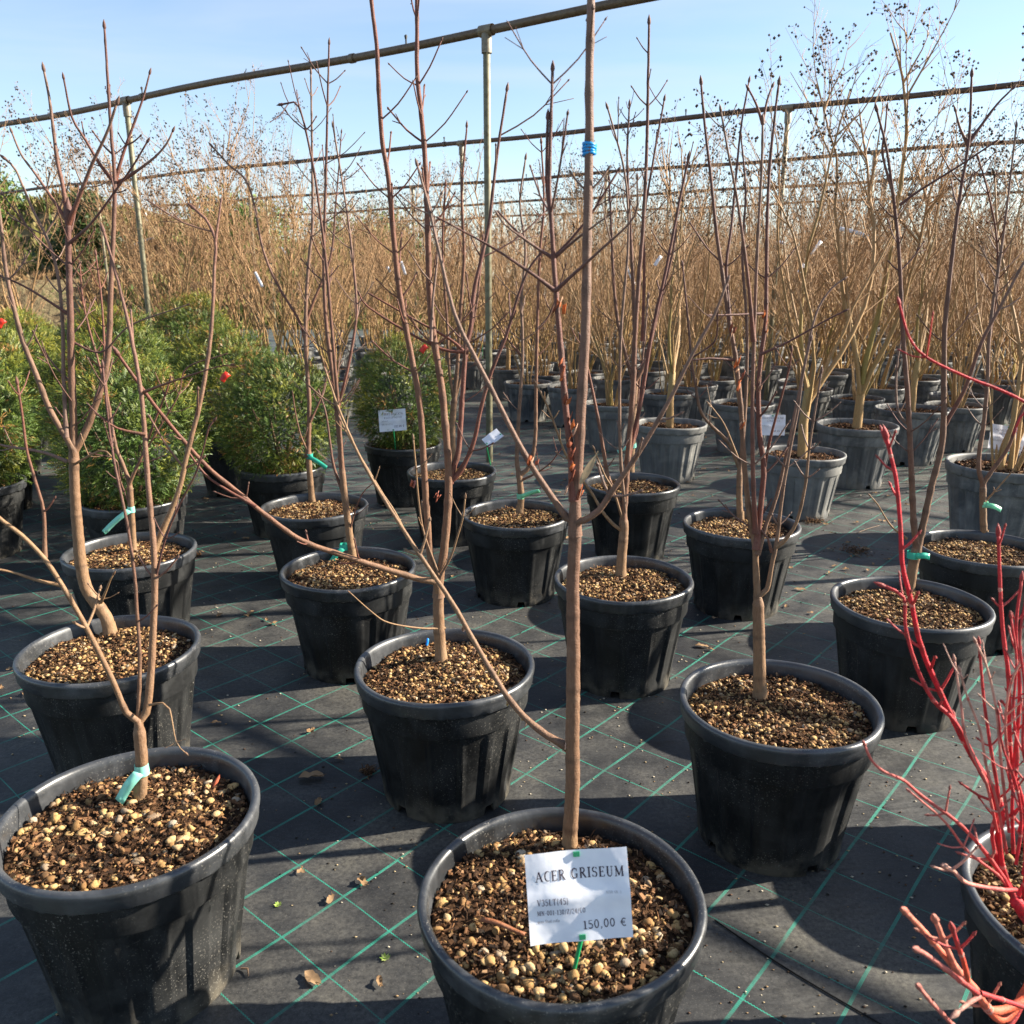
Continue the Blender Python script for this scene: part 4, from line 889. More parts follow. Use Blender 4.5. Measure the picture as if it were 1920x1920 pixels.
# ------------------------------------------------------------------ clipped yew balls
def yew_mesh(seed, tufts=460, rx=.30, rz=.33, zc=.32):
    """a clipped ball: a dark inner mass and several hundred tufts of flat needle sprays, with gaps between them"""
    rg = random.Random(seed); mb = MB(); f = vnoise(seed + 3)
    def spray(p, out, ln, c0, cn):
        q = p + out * ln; side = Matrix.Rotation(rg.uniform(0, 6.28), 3, out) @ out.orthogonal().normalized(); up = out.cross(side)
        for j in range(6):
            t = (j + .5) / 6; b = p.lerp(q, t); sg = 1 if j % 2 else -1
            nd = (out * .75 + side * sg * .9 + up * rg.uniform(-.35, .35)).normalized(); nl = rg.uniform(.012, .021); w = up * .0021
            mb.add([b - w, b + w, b + nd * nl + w * .4, b + nd * nl - w * .4], [(0, 1, 2, 3)], lerpc(c0, cn, t))
    for i in range(tufts):
        z = rg.uniform(-.98, 1); a = rg.uniform(0, 6.2832); s_ = math.sqrt(1 - z * z); d = Vector((s_ * math.cos(a), s_ * math.sin(a), z))
        lump = 1 + .26 * (f(d.x * 2.6 + 9, d.y * 2.6 + d.z * 2.4 + 9) - .5) + rg.gauss(0, .035)
        cpt = Vector((d.x * rx * lump, d.y * rx * lump, zc + d.z * rz * lump))
        if cpt.z < .02: continue
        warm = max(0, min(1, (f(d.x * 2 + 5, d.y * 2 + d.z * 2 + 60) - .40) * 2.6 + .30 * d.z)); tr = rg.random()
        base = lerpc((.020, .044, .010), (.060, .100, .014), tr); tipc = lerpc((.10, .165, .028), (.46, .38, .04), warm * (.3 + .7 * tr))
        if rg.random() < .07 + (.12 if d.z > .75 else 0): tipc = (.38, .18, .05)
        for k in range(13):
            o = Vector((rg.gauss(0, 1), rg.gauss(0, 1), rg.gauss(0, 1))) * .020
            out = (d * .9 + o * 22 + Vector((0, 0, .35))).normalized()
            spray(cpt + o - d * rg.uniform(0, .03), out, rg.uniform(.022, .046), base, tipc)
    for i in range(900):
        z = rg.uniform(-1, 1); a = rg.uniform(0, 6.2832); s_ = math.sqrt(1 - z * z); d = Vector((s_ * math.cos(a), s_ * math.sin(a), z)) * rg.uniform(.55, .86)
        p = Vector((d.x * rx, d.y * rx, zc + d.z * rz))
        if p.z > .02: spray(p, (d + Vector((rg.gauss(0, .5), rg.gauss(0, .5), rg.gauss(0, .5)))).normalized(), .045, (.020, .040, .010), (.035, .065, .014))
    return mb.mesh('foliage', M['leaf'], False)
YEW = [yew_mesh(1), yew_mesh(2, 480, .30, .36, .35), yew_mesh(3, 450, .31, .32, .31)]
ys = MB()
for k in range(5):
    a = k * 1.3; ys.tube([(0, 0, 0), (.06 * math.cos(a), .06 * math.sin(a), .15), (.14 * math.cos(a), .14 * math.sin(a), .38)], [.012, .008, .003], 6, (.14, .085, .05))
YSTEM = ys.mesh('stem', M['bark'])
def yew(pos, var, sc, label, seed, surf='bark', tagc=None):
    root = empty('potted_yew', (pos[0], pos[1], 0)); rg = random.Random(seed)
    add_pot(root, surf, False, seed, rg.uniform(0, 6.28))
    st = link('stem', YSTEM, root, (0, 0, .31), rg.uniform(0, 6)); f = link('foliage', YEW[var % 3], root, (0, 0, .315), rg.uniform(0, 6.28)); f.scale = (sc, sc, sc * rg.uniform(.95, 1.08))
    if tagc:
        mb = MB()
        for (x, y, dy) in tagc:
            a = at_y(x, y, pos[1] + dy) - root.location; b = a + Vector((-.03, -.015, -.035)); strip(mb, a, b, .03, (.75, .05, .03), rg)
        link('tag_strip', mb.mesh('tag_strip', M['tape']), root)
    return tag(root, label, 'potted shrub', 'clipped yew balls in black pots')
def pot_pos(l, r, y, z=.35): q = at_z((l + r) / 2, y, z); return (q.x, q.y)
yew(pot_pos(150, 350, 932), 0, .96, 'clipped yew ball standing behind the maple with the mint taped thin stem', 1)
yew(pot_pos(445, 612, 872), 2, .94, 'clipped yew ball with a bright red tag on its side and rusty tips on top', 2, tagc=[(428, 700, -.28)])
yew(pot_pos(682, 830, 830), 1, .86, 'clipped yew ball with a white price card in its pot', 3, tagc=[(800, 648, -.15)])
YG = 'clipped yew ball in the pack of yews beside the pipe post'
for i, (x, y, v, s) in enumerate([(-2.55, 3.92, 1, .95), (-1.72, 5.15, 0, 1.0), (-2.22, 4.6, 2, 1.0), (-2.95, 4.75, 0, 1.02), (-2.5, 5.45, 1, 1.0), (-3.35, 5.6, 2, 1.0), (-2.9, 6.3, 0, 1.0),
                                  (-3.75, 6.5, 1, 1.0), (-3.5, 7.25, 2, 1.0), (-4.2, 7.4, 0, 1.0), (-4.7, 6.6, 1, 1.0), (-5.3, 7.6, 0, 1.0), (-2.75, 7.5, 1, 1.05)]):
    yew((x, y), v, s, YG, 10 + i, tagc=[(8, 600, -.3)] if i == 3 else None)

# ------------------------------------------------------------------ crape myrtles
GOLD = (.40, .25, .105); GOLD2 = (.34, .205, .10); MOSS = (.25, .22, .05); TWIG = (.30, .18, .095); DRK = (.028, .02, .016)
def myrtle_mesh(seed, nst, hgt, spread, trunky=False, lod=0):
    rg = random.Random(seed); st = MB(); cr = MB(); sd = MB()
    sides = 6 if lod == 0 else 4; stems = []
    def panicle(p, d, L_):
        n = 7 if lod == 0 else 4
        cr.tube([p, p + d * L_ * .5 + Vector((0, 0, .01)), p + d * L_], [.0013, .0011, .0007], 3, TWIG)
        for k in range(n):
            t = (k + 1) / (n + .5); b = p + d * L_ * t; ang = rg.uniform(0, 6.28); o = (d.orthogonal().normalized()); o = Matrix.Rotation(ang, 3, d) @ o
            e = b + (o + d * .6).normalized() * L_ * rg.uniform(.18, .42) * (1.1 - t * .6)
            cr.tube([b, e], [.0009, .0006], 3, TWIG)
            for q in range(rg.choice([1, 2, 3]) if lod == 0 else 1):
                if rg.random() < .25: continue
                c = e + Vector((rg.gauss(0, .01), rg.gauss(0, .01), rg.gauss(0, .008))); r = rg.uniform(.0042, .0070)
                sd.add([c + Vector(v) * r for v in [(1, 0, 0), (-1, 0, 0), (0, 1, 0), (0, -1, 0), (0, 0, 1.15), (0, 0, -1.15)]],
                       [(0, 2, 4), (2, 1, 4), (1, 3, 4), (3, 0, 4), (2, 0, 5), (1, 2, 5), (3, 1, 5), (0, 3, 5)], lerpc(DRK, (.09, .05, .03), rg.random() ** 2))
    def grow(p, d, L_, r, lvl, mbx):
        m = max(3, int(L_ / .12)); pts = [p]; dd = d.copy()
        for i in range(m):
            dd = (dd + Vector((rg.gauss(0, .11), rg.gauss(0, .11), .06 + rg.gauss(0, .04)))).normalized(); pts.append(pts[-1] + dd * L_ / m)
        c0 = lerpc(GOLD, MOSS, rg.random() ** 3 * .8) if lvl == 0 else lerpc(GOLD2, TWIG, rg.random())
        c1 = lerpc(GOLD2, TWIG, rg.random())
        mbx.tube(pts, [r * (1 - .72 * i / m) for i in range(m + 1)], sides if lvl == 0 else (4 if lvl == 1 else 3), [lerpc(c0, c1, i / m) for i in range(m + 1)])
        end = pts[-1]; de = (pts[-1] - pts[-2]).normalized()
        nb = {0: int(L_ * 8), 1: int(L_ * 9), 2: 2}.get(lvl, 0)
        if lod: nb = int(nb * .6)
        for k in range(nb):
            t = rg.uniform(.22 if lvl == 0 else .15, .97); i = min(m - 1, int(t * m)); b = pts[i].lerp(pts[i + 1], t * m - i)
            dloc = (pts[i + 1] - pts[i]).normalized(); o = Matrix.Rotation(rg.uniform(0, 6.28), 3, dloc) @ dloc.orthogonal().normalized()
            nd = (dloc * rg.uniform(.7, 1.4) + o * rg.uniform(.45, 1.0) + Vector((0, 0, .15))).normalized()
            if lvl == 0: grow(b, nd, L_ * rg.uniform(.16, .42) * (1.15 - t * .5), r * rg.uniform(.32, .52), 1, cr)
            elif lvl == 1: grow(b, nd, rg.uniform(.06, .20), max(.0014, r * .5), 2, cr)
            elif lod == 0: cr.tube([b, b + nd * rg.uniform(.02, .06)], [.0009, .0005], 3, TWIG)
        if lvl <= 1 and end.z > hgt * .62 and rg.random() < (.9 if lvl == 0 else .5): panicle(end, de, rg.uniform(.10, .22))
        elif lvl == 2 and end.z > hgt * .75 and rg.random() < .16: panicle(end, de, rg.uniform(.05, .10))
    if trunky:
        fork = Vector((0, 0, rg.uniform(.15, .4))); st.tube([(0, 0, -.03), fork * .5 + Vector((.012, 0, 0)), fork], [.026, .022, .020], 8, [GOLD, GOLD, lerpc(GOLD, MOSS, .4)])
    for k in range(nst):
        a = 2 * math.pi * k / nst + rg.uniform(-.5, .5); lean = spread * rg.uniform(.25, 1.0)
        d = Vector((math.cos(a) * lean, math.sin(a) * lean, 1)).normalized()
        b = Vector((math.cos(a) * .035, math.sin(a) * .035, -.02)) * rg.uniform(.4, 1.6)
        if trunky: b = fork + Vector((math.cos(a), math.sin(a), 0)) * .008; b.z -= rg.uniform(0, .12)
        if lod == 0 and not (trunky and k == 0): st = MB()
        grow(b, d, hgt * rg.uniform(.68, 1.05) - max(0, b.z), rg.uniform(.0042, .0115) * (1.4 if trunky else 1), 0, st)
        if lod == 0: stems.append(st.mesh('stem', M['bark']))
    if lod: stems = [st.mesh('stems', M['twig'])]
    return stems + [cr.mesh('twigs', M['twig']), sd.mesh('seed_heads', M['seed'], False)]
MYR = [myrtle_mesh(1, 9, 1.85, .36), myrtle_mesh(2, 10, 1.75, .34), myrtle_mesh(3, 8, 1.95, .38), myrtle_mesh(4, 10, 1.7, .40), myrtle_mesh(5, 6, 1.9, .48, True), myrtle_mesh(6, 6, 1.8, .46, True)]
MYL = [myrtle_mesh(11, 9, 1.8, .35, False, 1), myrtle_mesh(12, 10, 1.75, .33, False, 1), myrtle_mesh(13, 8, 1.85, .38, False, 1), myrtle_mesh(14, 10, 1.7, .36, False, 1)]
def myrtle(x, y, sc, mesh, label, seed, hs=1.0, old=True, surf='bark'):
    hs *= 1.06
    rg = random.Random(seed); root = empty('potted_crape_myrtle', (x, y, 0))
    add_pot(root, surf, old, seed, rg.uniform(0, 6.28))
    for ch in root.children: ch.scale = (sc, sc, sc)
    rz = rg.uniform(0, 6.28)
    ns = len(mesh) - 2
    for nm, me in zip((['stem'] * ns if ns > 1 else ['stems']) + ['twigs', 'seed_heads'], mesh):
        o = link(nm, me, root, (0, 0, .315 * sc), rz); o.scale = (hs, hs, hs)
        if nm != 'stem': o['kind'] = 'stuff'
    return tag(root, label, 'potted shrub', 'bare crape myrtles in grey pots')
taken = []
MLAB = 'bare multi stemmed crape myrtle in a grey pot in the dense shrub rows'
front = [((1430, 1582, 848), 1.0, 5, 'crape myrtle with a mossy green stem and a white card in its grey pot', 1.06),
         ((1527, 1688, 795), 1.1, 4, 'crape myrtle on one forked golden trunk in a chalky pale grey pot', 1.12),
         ((1188, 1325, 793), 1.05, 5, 'crape myrtle in a grey pot directly behind the maple with the short trunk', .98),
         ((1775, 1990, 868), 1.16, 3, 'crape myrtle in a large dark pot with a tilted white price card', 1.1),
         ((938, 1042, 716), 1.0, 0, 'crape myrtle in a pale grey pot standing alone beside the pipe post', .95),
         ((1092, 1202, 755), 1.0, 1, 'crape myrtle in a dark grey pot half hidden by the tall maple stems', .95),
         ((1328, 1458, 755), 1.05, 2, 'crape myrtle in a grey pot left behind the pot with the mossy stem', .95),
         ((1635, 1785, 765), 1.1, 5, 'crape myrtle in a dark pot behind the maple that splits in a V', 1.0),
         ((1450, 1572, 728), 1.0, 0, MLAB, 1.0), ((1198, 1306, 735), 1.0, 3, MLAB, .95), ((1300, 1382, 710), .95, 1, MLAB, .95), ((1748, 1848, 740), 1.0, 2, MLAB, 1.0),
         ((1060, 1140, 697), .95, 2, MLAB, .95), ((912, 992, 690), .95, 5, MLAB, .95), ((840, 906, 660), 1.0, 1, MLAB, .95), ((585, 661, 712), 1.0, 0, MLAB, .95), ((322, 385, 682), .95, 2, MLAB, 1.0), ((1905, 2010, 735), 1.0, 1, MLAB, 1.0)]
MYPOS = []
LEFT = [(-3.45, 8.75), (-4.1, 9.0), (-3.0, 9.3), (-3.7, 9.6), (-2.5, 8.9), (-4.55, 8.0), (-2.35, 9.7), (-3.2, 10.2)]
for i, (x, y) in enumerate(LEFT):
    myrtle(x, y, 1.0, MYR[i % 4], 'crape myrtle rising behind the pack of clipped yew balls', 60 + i, 1.18 + .07 * (i % 3)); taken.append((x, y))
for i, (rm, sc, v, lb, hs) in enumerate(front):
    q = at_z((rm[0] + rm[1]) / 2, rm[2], .35 * sc); myrtle(q.x, q.y, sc, MYR[v], lb, 100 + i, hs); taken.append((q.x, q.y)); MYPOS.append((q.x, q.y))
rg = random.Random(77); cells = []
nn = 6.6
while nn < 24:
    ss = -1.5
    while ss < 12.5:
        p = U * (ss + rg.uniform(-.1, .1)) + NV * (nn + rg.uniform(-.1, .1))
        ss += .76
        if p.y < 4.6 or p.x < -5.0: continue
        if ss > 10.6 + rg.uniform(-.4, .4): continue
        if abs(p.x) > p.y * .64 + .7: continue
        if p.x < -1.2 and p.y < 8.3 and nn < 7.4: continue
        if any((p.x - a) ** 2 + (p.y - b) ** 2 < .46 ** 2 for a, b in taken): continue
        if p.x < -2.4 and p.y < 9.4: continue
        cells.append((p.length, p.x, p.y)); taken.append((p.x, p.y))
    nn += .76
cells.sort()
for i, (d, x, y) in enumerate(cells[:268]):
    ms = MYR[rg.choice([0, 1, 2, 3, 0, 1, 2, 3, 4])] if d < 9.5 else MYL[rg.randrange(4)]
    pn = x * NV.x + y * NV.y
    lb = 'bare crape myrtle standing ' + ('in the rows before the rusty overhead pipe' if pn < n2 else 'between the rusty pipe and the third overhead pipe' if pn < n2 + 3.55 else 'in the rows beyond the third overhead pipe')
    myrtle(x, y, rg.uniform(.92, 1.04), ms, lb, 200 + i, rg.uniform(.86, 1.08), True)
# the rows beyond the first three hundred, as one mass
far = MB(); fs = MB()
def arr(me):
    V = np.empty(len(me.vertices) * 3, np.float32); me.vertices.foreach_get('co', V)
    C = np.empty(len(me.vertices) * 4, np.float32); me.color_attributes['tint'].data.foreach_get('color', C)
    return V.reshape(-1, 3), C.reshape(-1, 4)[:, :3], [tuple(p.vertices) for p in me.polygons]
FAR = [[arr(q) for q in myrtle_mesh(30 + k, 7, 1.75, .28, False, 1)] for k in range(2)]
for i, (d, x, y) in enumerate(cells[268:268 + 70]):
    a = rg.uniform(0, 6.28); s = rg.uniform(.85, 1.08); ca, sa = math.cos(a) * s, math.sin(a) * s
    for (V, C, Fc), mb in zip(FAR[i % 2], (far, far, fs)):
        W = np.stack([V[:, 0] * ca - V[:, 1] * sa + x, V[:, 0] * sa + V[:, 1] * ca + y, V[:, 2] * s + .32], 1)
        mb.merge([tuple(q) for q in W.tolist()], Fc, [tuple(q) for q in C.tolist()])
if far.v:
    fo = tag(link('far_shrub_rows', far.mesh('far_shrub_rows', M['twig'])), 'far rows of bare crape myrtles merging into one brown mass', 'shrubs', kind='stuff')
    link('seed_heads', fs.mesh('seed_heads', M['seed'], False), fo)

# ------------------------------------------------------------------ price cards and tags
def glyphs():
    T, t = .15, .065          # thick and thin strokes of a condensed book face, on a cell .62 wide
    def serif(x, y, w=.22): return (t, [(x - w / 2, y), (x + w / 2, y)])
    def arc(cx, cy, rx, ry, a0, a1, n=14): return [(cx + rx * math.cos(R(a0 + (a1 - a0) * i / n)), cy + ry * math.sin(R(a0 + (a1 - a0) * i / n))) for i in range(n + 1)]
    G = {}
    G['A'] = (.72, [(t, [(.08, .03), (.34, .97)]), (T, [(.34, .97), (.62, .03)]), (t, [(.18, .34), (.52, .34)]), serif(.09, .03), serif(.62, .03)])
    G['C'] = (.60, [(T * .8, arc(.38, .5, .28, .46, 100, 260)), (t * 1.1, arc(.38, .5, .28, .46, 62, 100)), (t * 1.1, arc(.38, .5, .28, .46, 260, 300))])
    G['E'] = (.6, [(T, [(.16, .03), (.16, .97)]), (t, [(.06, .97), (.52, .97)]), (t, [(.16, .51), (.42, .51)]), (t, [(.06, .03), (.55, .03)]), (t, [(.52, .97), (.52, .80)]), (t, [(.55, .03), (.55, .22)]), (t, [(.42, .42), (.42, .60)])])
    G['R'] = (.68, [(T, [(.16, .03), (.16, .97)]), (t, [(.06, .97), (.32, .97)]), (T * .75, arc(.30, .74, .2, .23, 85, -85)), (t, [(.16, .5), (.32, .5)]), (T, [(.32, .5), (.60, .03)]), serif(.15, .03), serif(.62, .03, .16)])
    G['G'] = (.7, [(T * .8, arc(.35, .5, .26, .46, 75, 285)), (t, arc(.35, .5, .26, .46, 38, 75)), (t, arc(.35, .5, .26, .46, 285, 325)), (T * .8, [(.56, .08), (.56, .42)]), serif(.54, .42), (t, [(.55, .68), (.55, .94)])])
    G['I'] = (.34, [(T, [(.17, .03), (.17, .97)]), serif(.17, .03, .3), serif(.17, .97, .3)])
    G['S'] = (.54, [(T * .75, arc(.27, .73, .18, .23, 60, 250)[3:] + arc(.27, .27, .19, .24, 70, -120)[:12]), (t, arc(.27, .73, .18, .23, 30, 75)), (t, arc(.27, .27, .2, .24, -100, -160)), (t, [(.45, .76), (.45, .95)]), (t, [(.07, .06), (.07, .26)])])
    G['U'] = (.72, [(T, [(.17, .97), (.17, .28)]), (T * .7, arc(.36, .28, .19, .25, 180, 300)), (t, arc(.36, .28, .19, .25, 300, 360)), (t, [(.55, .28), (.55, .97)]), serif(.16, .97), serif(.56, .97)])
    G['M'] = (.9, [(t, [(.14, .03), (.14, .97)]), (T, [(.14, .97), (.43, .08)]), (t, [(.43, .08), (.72, .97)]), (T, [(.74, .03), (.74, .97)]), serif(.13, .03), serif(.74, .03), serif(.11, .97, .16), serif(.77, .97, .16)])
    G['N'] = (.74, [(t, [(.14, .03), (.14, .97)]), (T, [(.14, .97), (.58, .03)]), (t, [(.58, .03), (.58, .97)]), serif(.13, .03), serif(.58, .97), serif(.11, .97, .16)])
    G['V'] = (.7, [(T, [(.1, .97), (.36, .03)]), (t, [(.36, .03), (.6, .97)]), serif(.1, .97), serif(.6, .97)])
    G['L'] = (.58, [(T, [(.16, .03), (.16, .97)]), serif(.16, .97), (t, [(.06, .03), (.52, .03)]), (t, [(.52, .03), (.52, .24)])])
    G['T'] = (.62, [(T, [(.31, .03), (.31, .97)]), (t, [(.05, .97), (.57, .97)]), (t, [(.05, .97), (.05, .76)]), (t, [(.57, .97), (.57, .76)]), serif(.31, .03)])
    G['Z'] = (.58, [(t, [(.07, .8), (.07, .97), (.5, .97)]), (T, [(.5, .97), (.07, .03)]), (t, [(.07, .03), (.52, .03), (.52, .22)])])
    G['O'] = (.7, [(T * .8, arc(.35, .5, .26, .46, 60, 300)), (T * .8, arc(.35, .5, .26, .46, -60, 60))])
    G['P'] = (.6, [(T, [(.16, .03), (.16, .97)]), (t, [(.06, .97), (.32, .97)]), (T * .75, arc(.3, .73, .21, .24, 85, -85)), (t, [(.16, .49), (.32, .49)]), serif(.15, .03)])
    G['B'] = (.62, [(T, [(.16, .03), (.16, .97)]), (t, [(.06, .97), (.3, .97)]), (T * .7, arc(.29, .75, .18, .22, 85, -85)), (T * .7, arc(.31, .27, .21, .24, 85, -85)), (t, [(.06, .03), (.32, .03)])])
    G['D'] = (.68, [(T, [(.16, .03), (.16, .97)]), (t, [(.06, .97), (.3, .97)]), (T * .8, arc(.28, .5, .3, .47, 85, -85)), (t, [(.06, .03), (.3, .03)])])
    G['X'] = (.68, [(T, [(.1, .97), (.58, .03)]), (t, [(.58, .97), (.1, .03)]), serif(.1, .97), serif(.58, .97), serif(.1, .03), serif(.58, .03)])
    G['0'] = (.56, [(T * .8, arc(.28, .5, .2, .46, 90, 270)), (T * .8, arc(.28, .5, .2, .46, -90, 90))])
    G['1'] = (.46, [(T, [(.25, .03), (.25, .97)]), (t, [(.25, .97), (.1, .86)]), serif(.25, .03, .34)])
    G['2'] = (.54, [(T * .7, arc(.26, .72, .19, .25, 160, -30)), (t, [(.42, .6), (.07, .06)]), (T * .7, [(.07, .06), (.48, .06)])])
    G['3'] = (.54, [(T * .7, arc(.25, .74, .18, .22, 150, -80)), (T * .75, arc(.25, .27, .21, .25, 85, -150))])
    G['4'] = (.58, [(T, [(.4, .03), (.4, .97)]), (t, [(.4, .97), (.04, .3), (.54, .3)]), serif(.4, .03)])
    G['5'] = (.54, [(t * 1.3, [(.12, .55), (.12, .95), (.46, .95)]), (T * .8, arc(.25, .31, .22, .28, 110, -140))])
    G['6'] = (.54, [(T * .75, arc(.28, .3, .2, .27, 0, 360)), (T * .75, arc(.42, .4, .34, .56, 115, 190))])
    G['8'] = (.54, [(T * .7, arc(.27, .74, .17, .22, 0, 360)), (T * .75, arc(.27, .27, .2, .25, 0, 360))])
    G['('] = (.34, [(t * 1.4, arc(.36, .45, .22, .58, 115, 245))]); G[')'] = (.34, [(t * 1.4, arc(-.02, .45, .22, .58, 65, -65))])
    G['-'] = (.36, [(t * 1.5, [(.06, .38), (.3, .38)])]); G['/'] = (.42, [(t * 1.3, [(.04, -.1), (.38, 1.0)])])
    G[','] = (.28, [(T, [(.15, .1), (.14, .0)]), (t, [(.15, 0), (.08, -.16)])]); G['.'] = (.24, [(T, [(.1, .07), (.16, .07)])])
    G['€'] = (.66, [(T * .75, arc(.4, .5, .25, .45, 50, 310)), (t * 1.2, [(.03, .58), (.5, .58)]), (t * 1.2, [(.03, .42), (.47, .42)])])
    for ch, (w, st) in {'p': (.5, [(T * .8, [(.12, .62), (.12, -.2)]), (T * .7, arc(.27, .33, .16, .29, 0, 360))]), 'r': (.38, [(T * .8, [(.12, .62), (.12, .03)]), (t, arc(.26, .42, .13, .18, 170, 50))]),
                        'o': (.5, [(T * .7, arc(.25, .32, .18, .28, 0, 360))]), 'v': (.48, [(T * .8, [(.06, .62), (.24, .03)]), (t, [(.24, .03), (.42, .62)])]), 't': (.34, [(T * .8, [(.15, .85), (.15, .1), (.28, .04)]), (t, [(.02, .62), (.3, .62)])]),
                        'a': (.48, [(T * .7, arc(.22, .28, .15, .24, 0, 360)), (T * .8, [(.37, .6), (.37, .03)])]), 'd': (.5, [(T * .7, arc(.22, .3, .16, .27, 0, 360)), (T * .8, [(.39, .97), (.39, .03)])]),
                        'z': (.44, [(t, [(.06, .6), (.36, .6)]), (T * .7, [(.36, .6), (.06, .04)]), (t, [(.06, .04), (.38, .04)])]), 'l': (.26, [(T * .8, [(.13, .97), (.13, .03)])])}.items(): G[ch] = (w, st)
    G[' '] = (.36, [])
    return G
GL = glyphs()
def lettering(mb, text, x0, x1, ybase, cap, surf, color):
    """writes text between x0 and x1 on the card's own flat coordinates; surf lifts a point to 3D"""
    tot = sum(GL[ch][0] + .10 for ch in text); sx = (x1 - x0) / tot; x = x0
    for ch in text:
        w, strokes = GL[ch]
        for th, pl in strokes:
            q = [(x + px * sx, ybase + py * cap) for px, py in pl]; hw = th * .5 * min(cap, sx * 1.6)
            V = []
            for i in range(len(q)):
                a, b = q[max(i - 1, 0)], q[min(i + 1, len(q) - 1)]; dx, dy = b[0] - a[0], b[1] - a[1]; l_ = math.hypot(dx, dy) or 1
                nx, ny = -dy / l_ * hw, dx / l_ * hw
                V += [surf(q[i][0] + nx, q[i][1] + ny), surf(q[i][0] - nx, q[i][1] - ny)]
            mb.add(V, [(2 * i, 2 * i + 1, 2 * i + 3, 2 * i + 2) for i in range(len(q) - 1)], color)
        x += (w + .10) * sx
def price_card(foot, centre, W, Hh, recl, yaw, roll, curl, lines, label, stake_top=None, seed=1):
    """foot: where the green stake enters the soil; centre: middle of the card; recl: lean back from upright"""
    root = empty('price_card', foot); rg = random.Random(seed)
    rot = Matrix.Rotation(yaw, 3, 'Z') @ Matrix.Rotation(-recl, 3, 'X') @ Matrix.Rotation(roll, 3, 'Y')
    cc = Vector(centre) - Vector(foot)
    def bend(x, y): return -curl * ((x / W) ** 2 - .1) * W - .004 * math.exp(-((y + Hh * .02) / (Hh * .10)) ** 2) * (1 if W > .12 else .3) + .0016 * math.sin(x * 60 + y * 30)
    def S(x, y, off=0.0): return rot @ Vector((x, -bend(x, y) * -1 - off, y)) + cc
    mb = MB(); nx, ny = 18, 14; front = []; 
    for side, off in ((0, .0003), (1, -.0003)):
        for j in range(ny + 1):
            for i in range(nx + 1): mb.v.append(tuple(S(-W / 2 + W * i / nx, -Hh / 2 + Hh * j / ny, off))); mb.c.append((1, 1, 1))
    n1_ = (nx + 1) * (ny + 1)
    for j in range(ny):
        for i in range(nx):
            a = j * (nx + 1) + i; mb.f.append((a, a + 1, a + nx + 2, a + nx + 1)); b = a + n1_; mb.f.append((b, b + nx + 1, b + nx + 2, b + 1))
    card = link('card', mb.mesh('card', M['paper']), root)
    if lines:
        for txt, u0, u1, vb, cap, colr in lines:
            lm = MB()
            lettering(lm, txt, -W / 2 + u0 * W, -W / 2 + u1 * W, Hh / 2 - vb * Hh, cap * Hh, lambda x, y: S(x, y, .0008), colr)
            link('lettering', lm.mesh('lettering', M['ink'], False), card)
    sm = MB(); GRN = (.01, .26, .09)
    bk = rot @ Vector((0, .0075 + .02 * curl * W, 0)) + cc; up_ = rot @ Vector((0, 0, 1))
    sm.tube([Vector((0, 0, -.03)), bk - up_ * Hh * .5, bk, bk + up_ * (Hh / 2 - .006)], [.0028, .0034, .0034, .003], 8, GRN); link('stake', sm.mesh('stake', M['stake']), root)
    for y in (Hh / 2 - .006, -Hh / 2 + .006):
        cm = MB(); q = S(.001, y, .0016); cm.box(q, (.0092, .0022, .0068), rot, (.01, .24, .10)); link('clip', cm.mesh('clip', M['stake'], False), root)
    return tag(root, label, 'price card', 'price cards on green stakes')
INK = (.045, .03, .045); INK2 = (.16, .14, .17)
foot = at_z(1069, 1822, .322)
ctr = at_y(1085, 1679, foot.y + .022)
price_card(foot, ctr, .147, .126, R(20), R(2), R(-3.2), .10, [
    ('ACER GRISEUM', .09, .965, .315, .115, INK), ('V35LT(45)', .09, .40, .575, .075, INK2), ('MN-001-130/Z/24/CO', .085, .56, .69, .056, INK2), ('prov.Stad.zolla', .085, .30, .772, .036, (.3, .28, .3)),
    ('ACER GR. 5', .765, .915, .495, .028, (.4, .4, .42)), ('150,00 €', .52, .955, .872, .092, INK)],
    'large white price card reading ACER GRISEUM, 150,00 € on a green stake', seed=1)
foot = at_z(743, 838, .325); foot = at_z(743, 838, .352); foot.y -= .02; price_card(foot, at_y(736, 788, foot.y - .14), .15, .118, R(14), R(-4), R(-5), .08, [
    ('TAXUS BACCATA', .12, .9, .26, .10, INK2), ('PALLA 50/60', .2, .85, .42, .09, INK2), ('V35LT', .1, .35, .56, .06, INK2), ('MN-002/Z/24', .1, .5, .70, .05, INK2), ('132,00 €', .55, .92, .84, .10, INK)],
    'white price card leaning before the clipped yew ball', seed=2)
foot = at_z(1440, 842, .325); price_card(foot, at_y(1448, 797, foot.y + .01), .15, .118, R(8), R(3), R(1), .05, [
    ('LAGERSTROEMIA IND.', .08, .95, .20, .085, INK2), ('COCCINEA', .3, .8, .34, .085, INK2), ('V35LT', .1, .35, .56, .05, INK2), ('60,00 €', .55, .92, .84, .10, INK)],
    'white price card in the pot of the mossy stemmed crape myrtle', seed=3)
foot = at_z(1885, 872, .38); price_card(foot, at_y(1888, 822, foot.y + .01), .19, .122, R(10), R(6), R(9), .06, [
    ('LAGERSTROEMIA IND.', .10, .95, .24, .085, INK2), ('ROSSA V.', .25, .7, .38, .085, INK2), ('V45LT', .1, .3, .52, .06, INK2), ('MN-003/Z/24', .1, .5, .66, .05, INK2), ('80,00 €', .58, .95, .86, .10, INK)],
    'tilted white price card in the large dark crape myrtle pot', seed=4)
foot = at_z(921, 868, .325); price_card(foot, at_y(925, 822, foot.y + .005), .085, .10, R(52), R(-35), R(30), .5, [], 'blank curled white label on a green stake at a maple pot rim', seed=5)
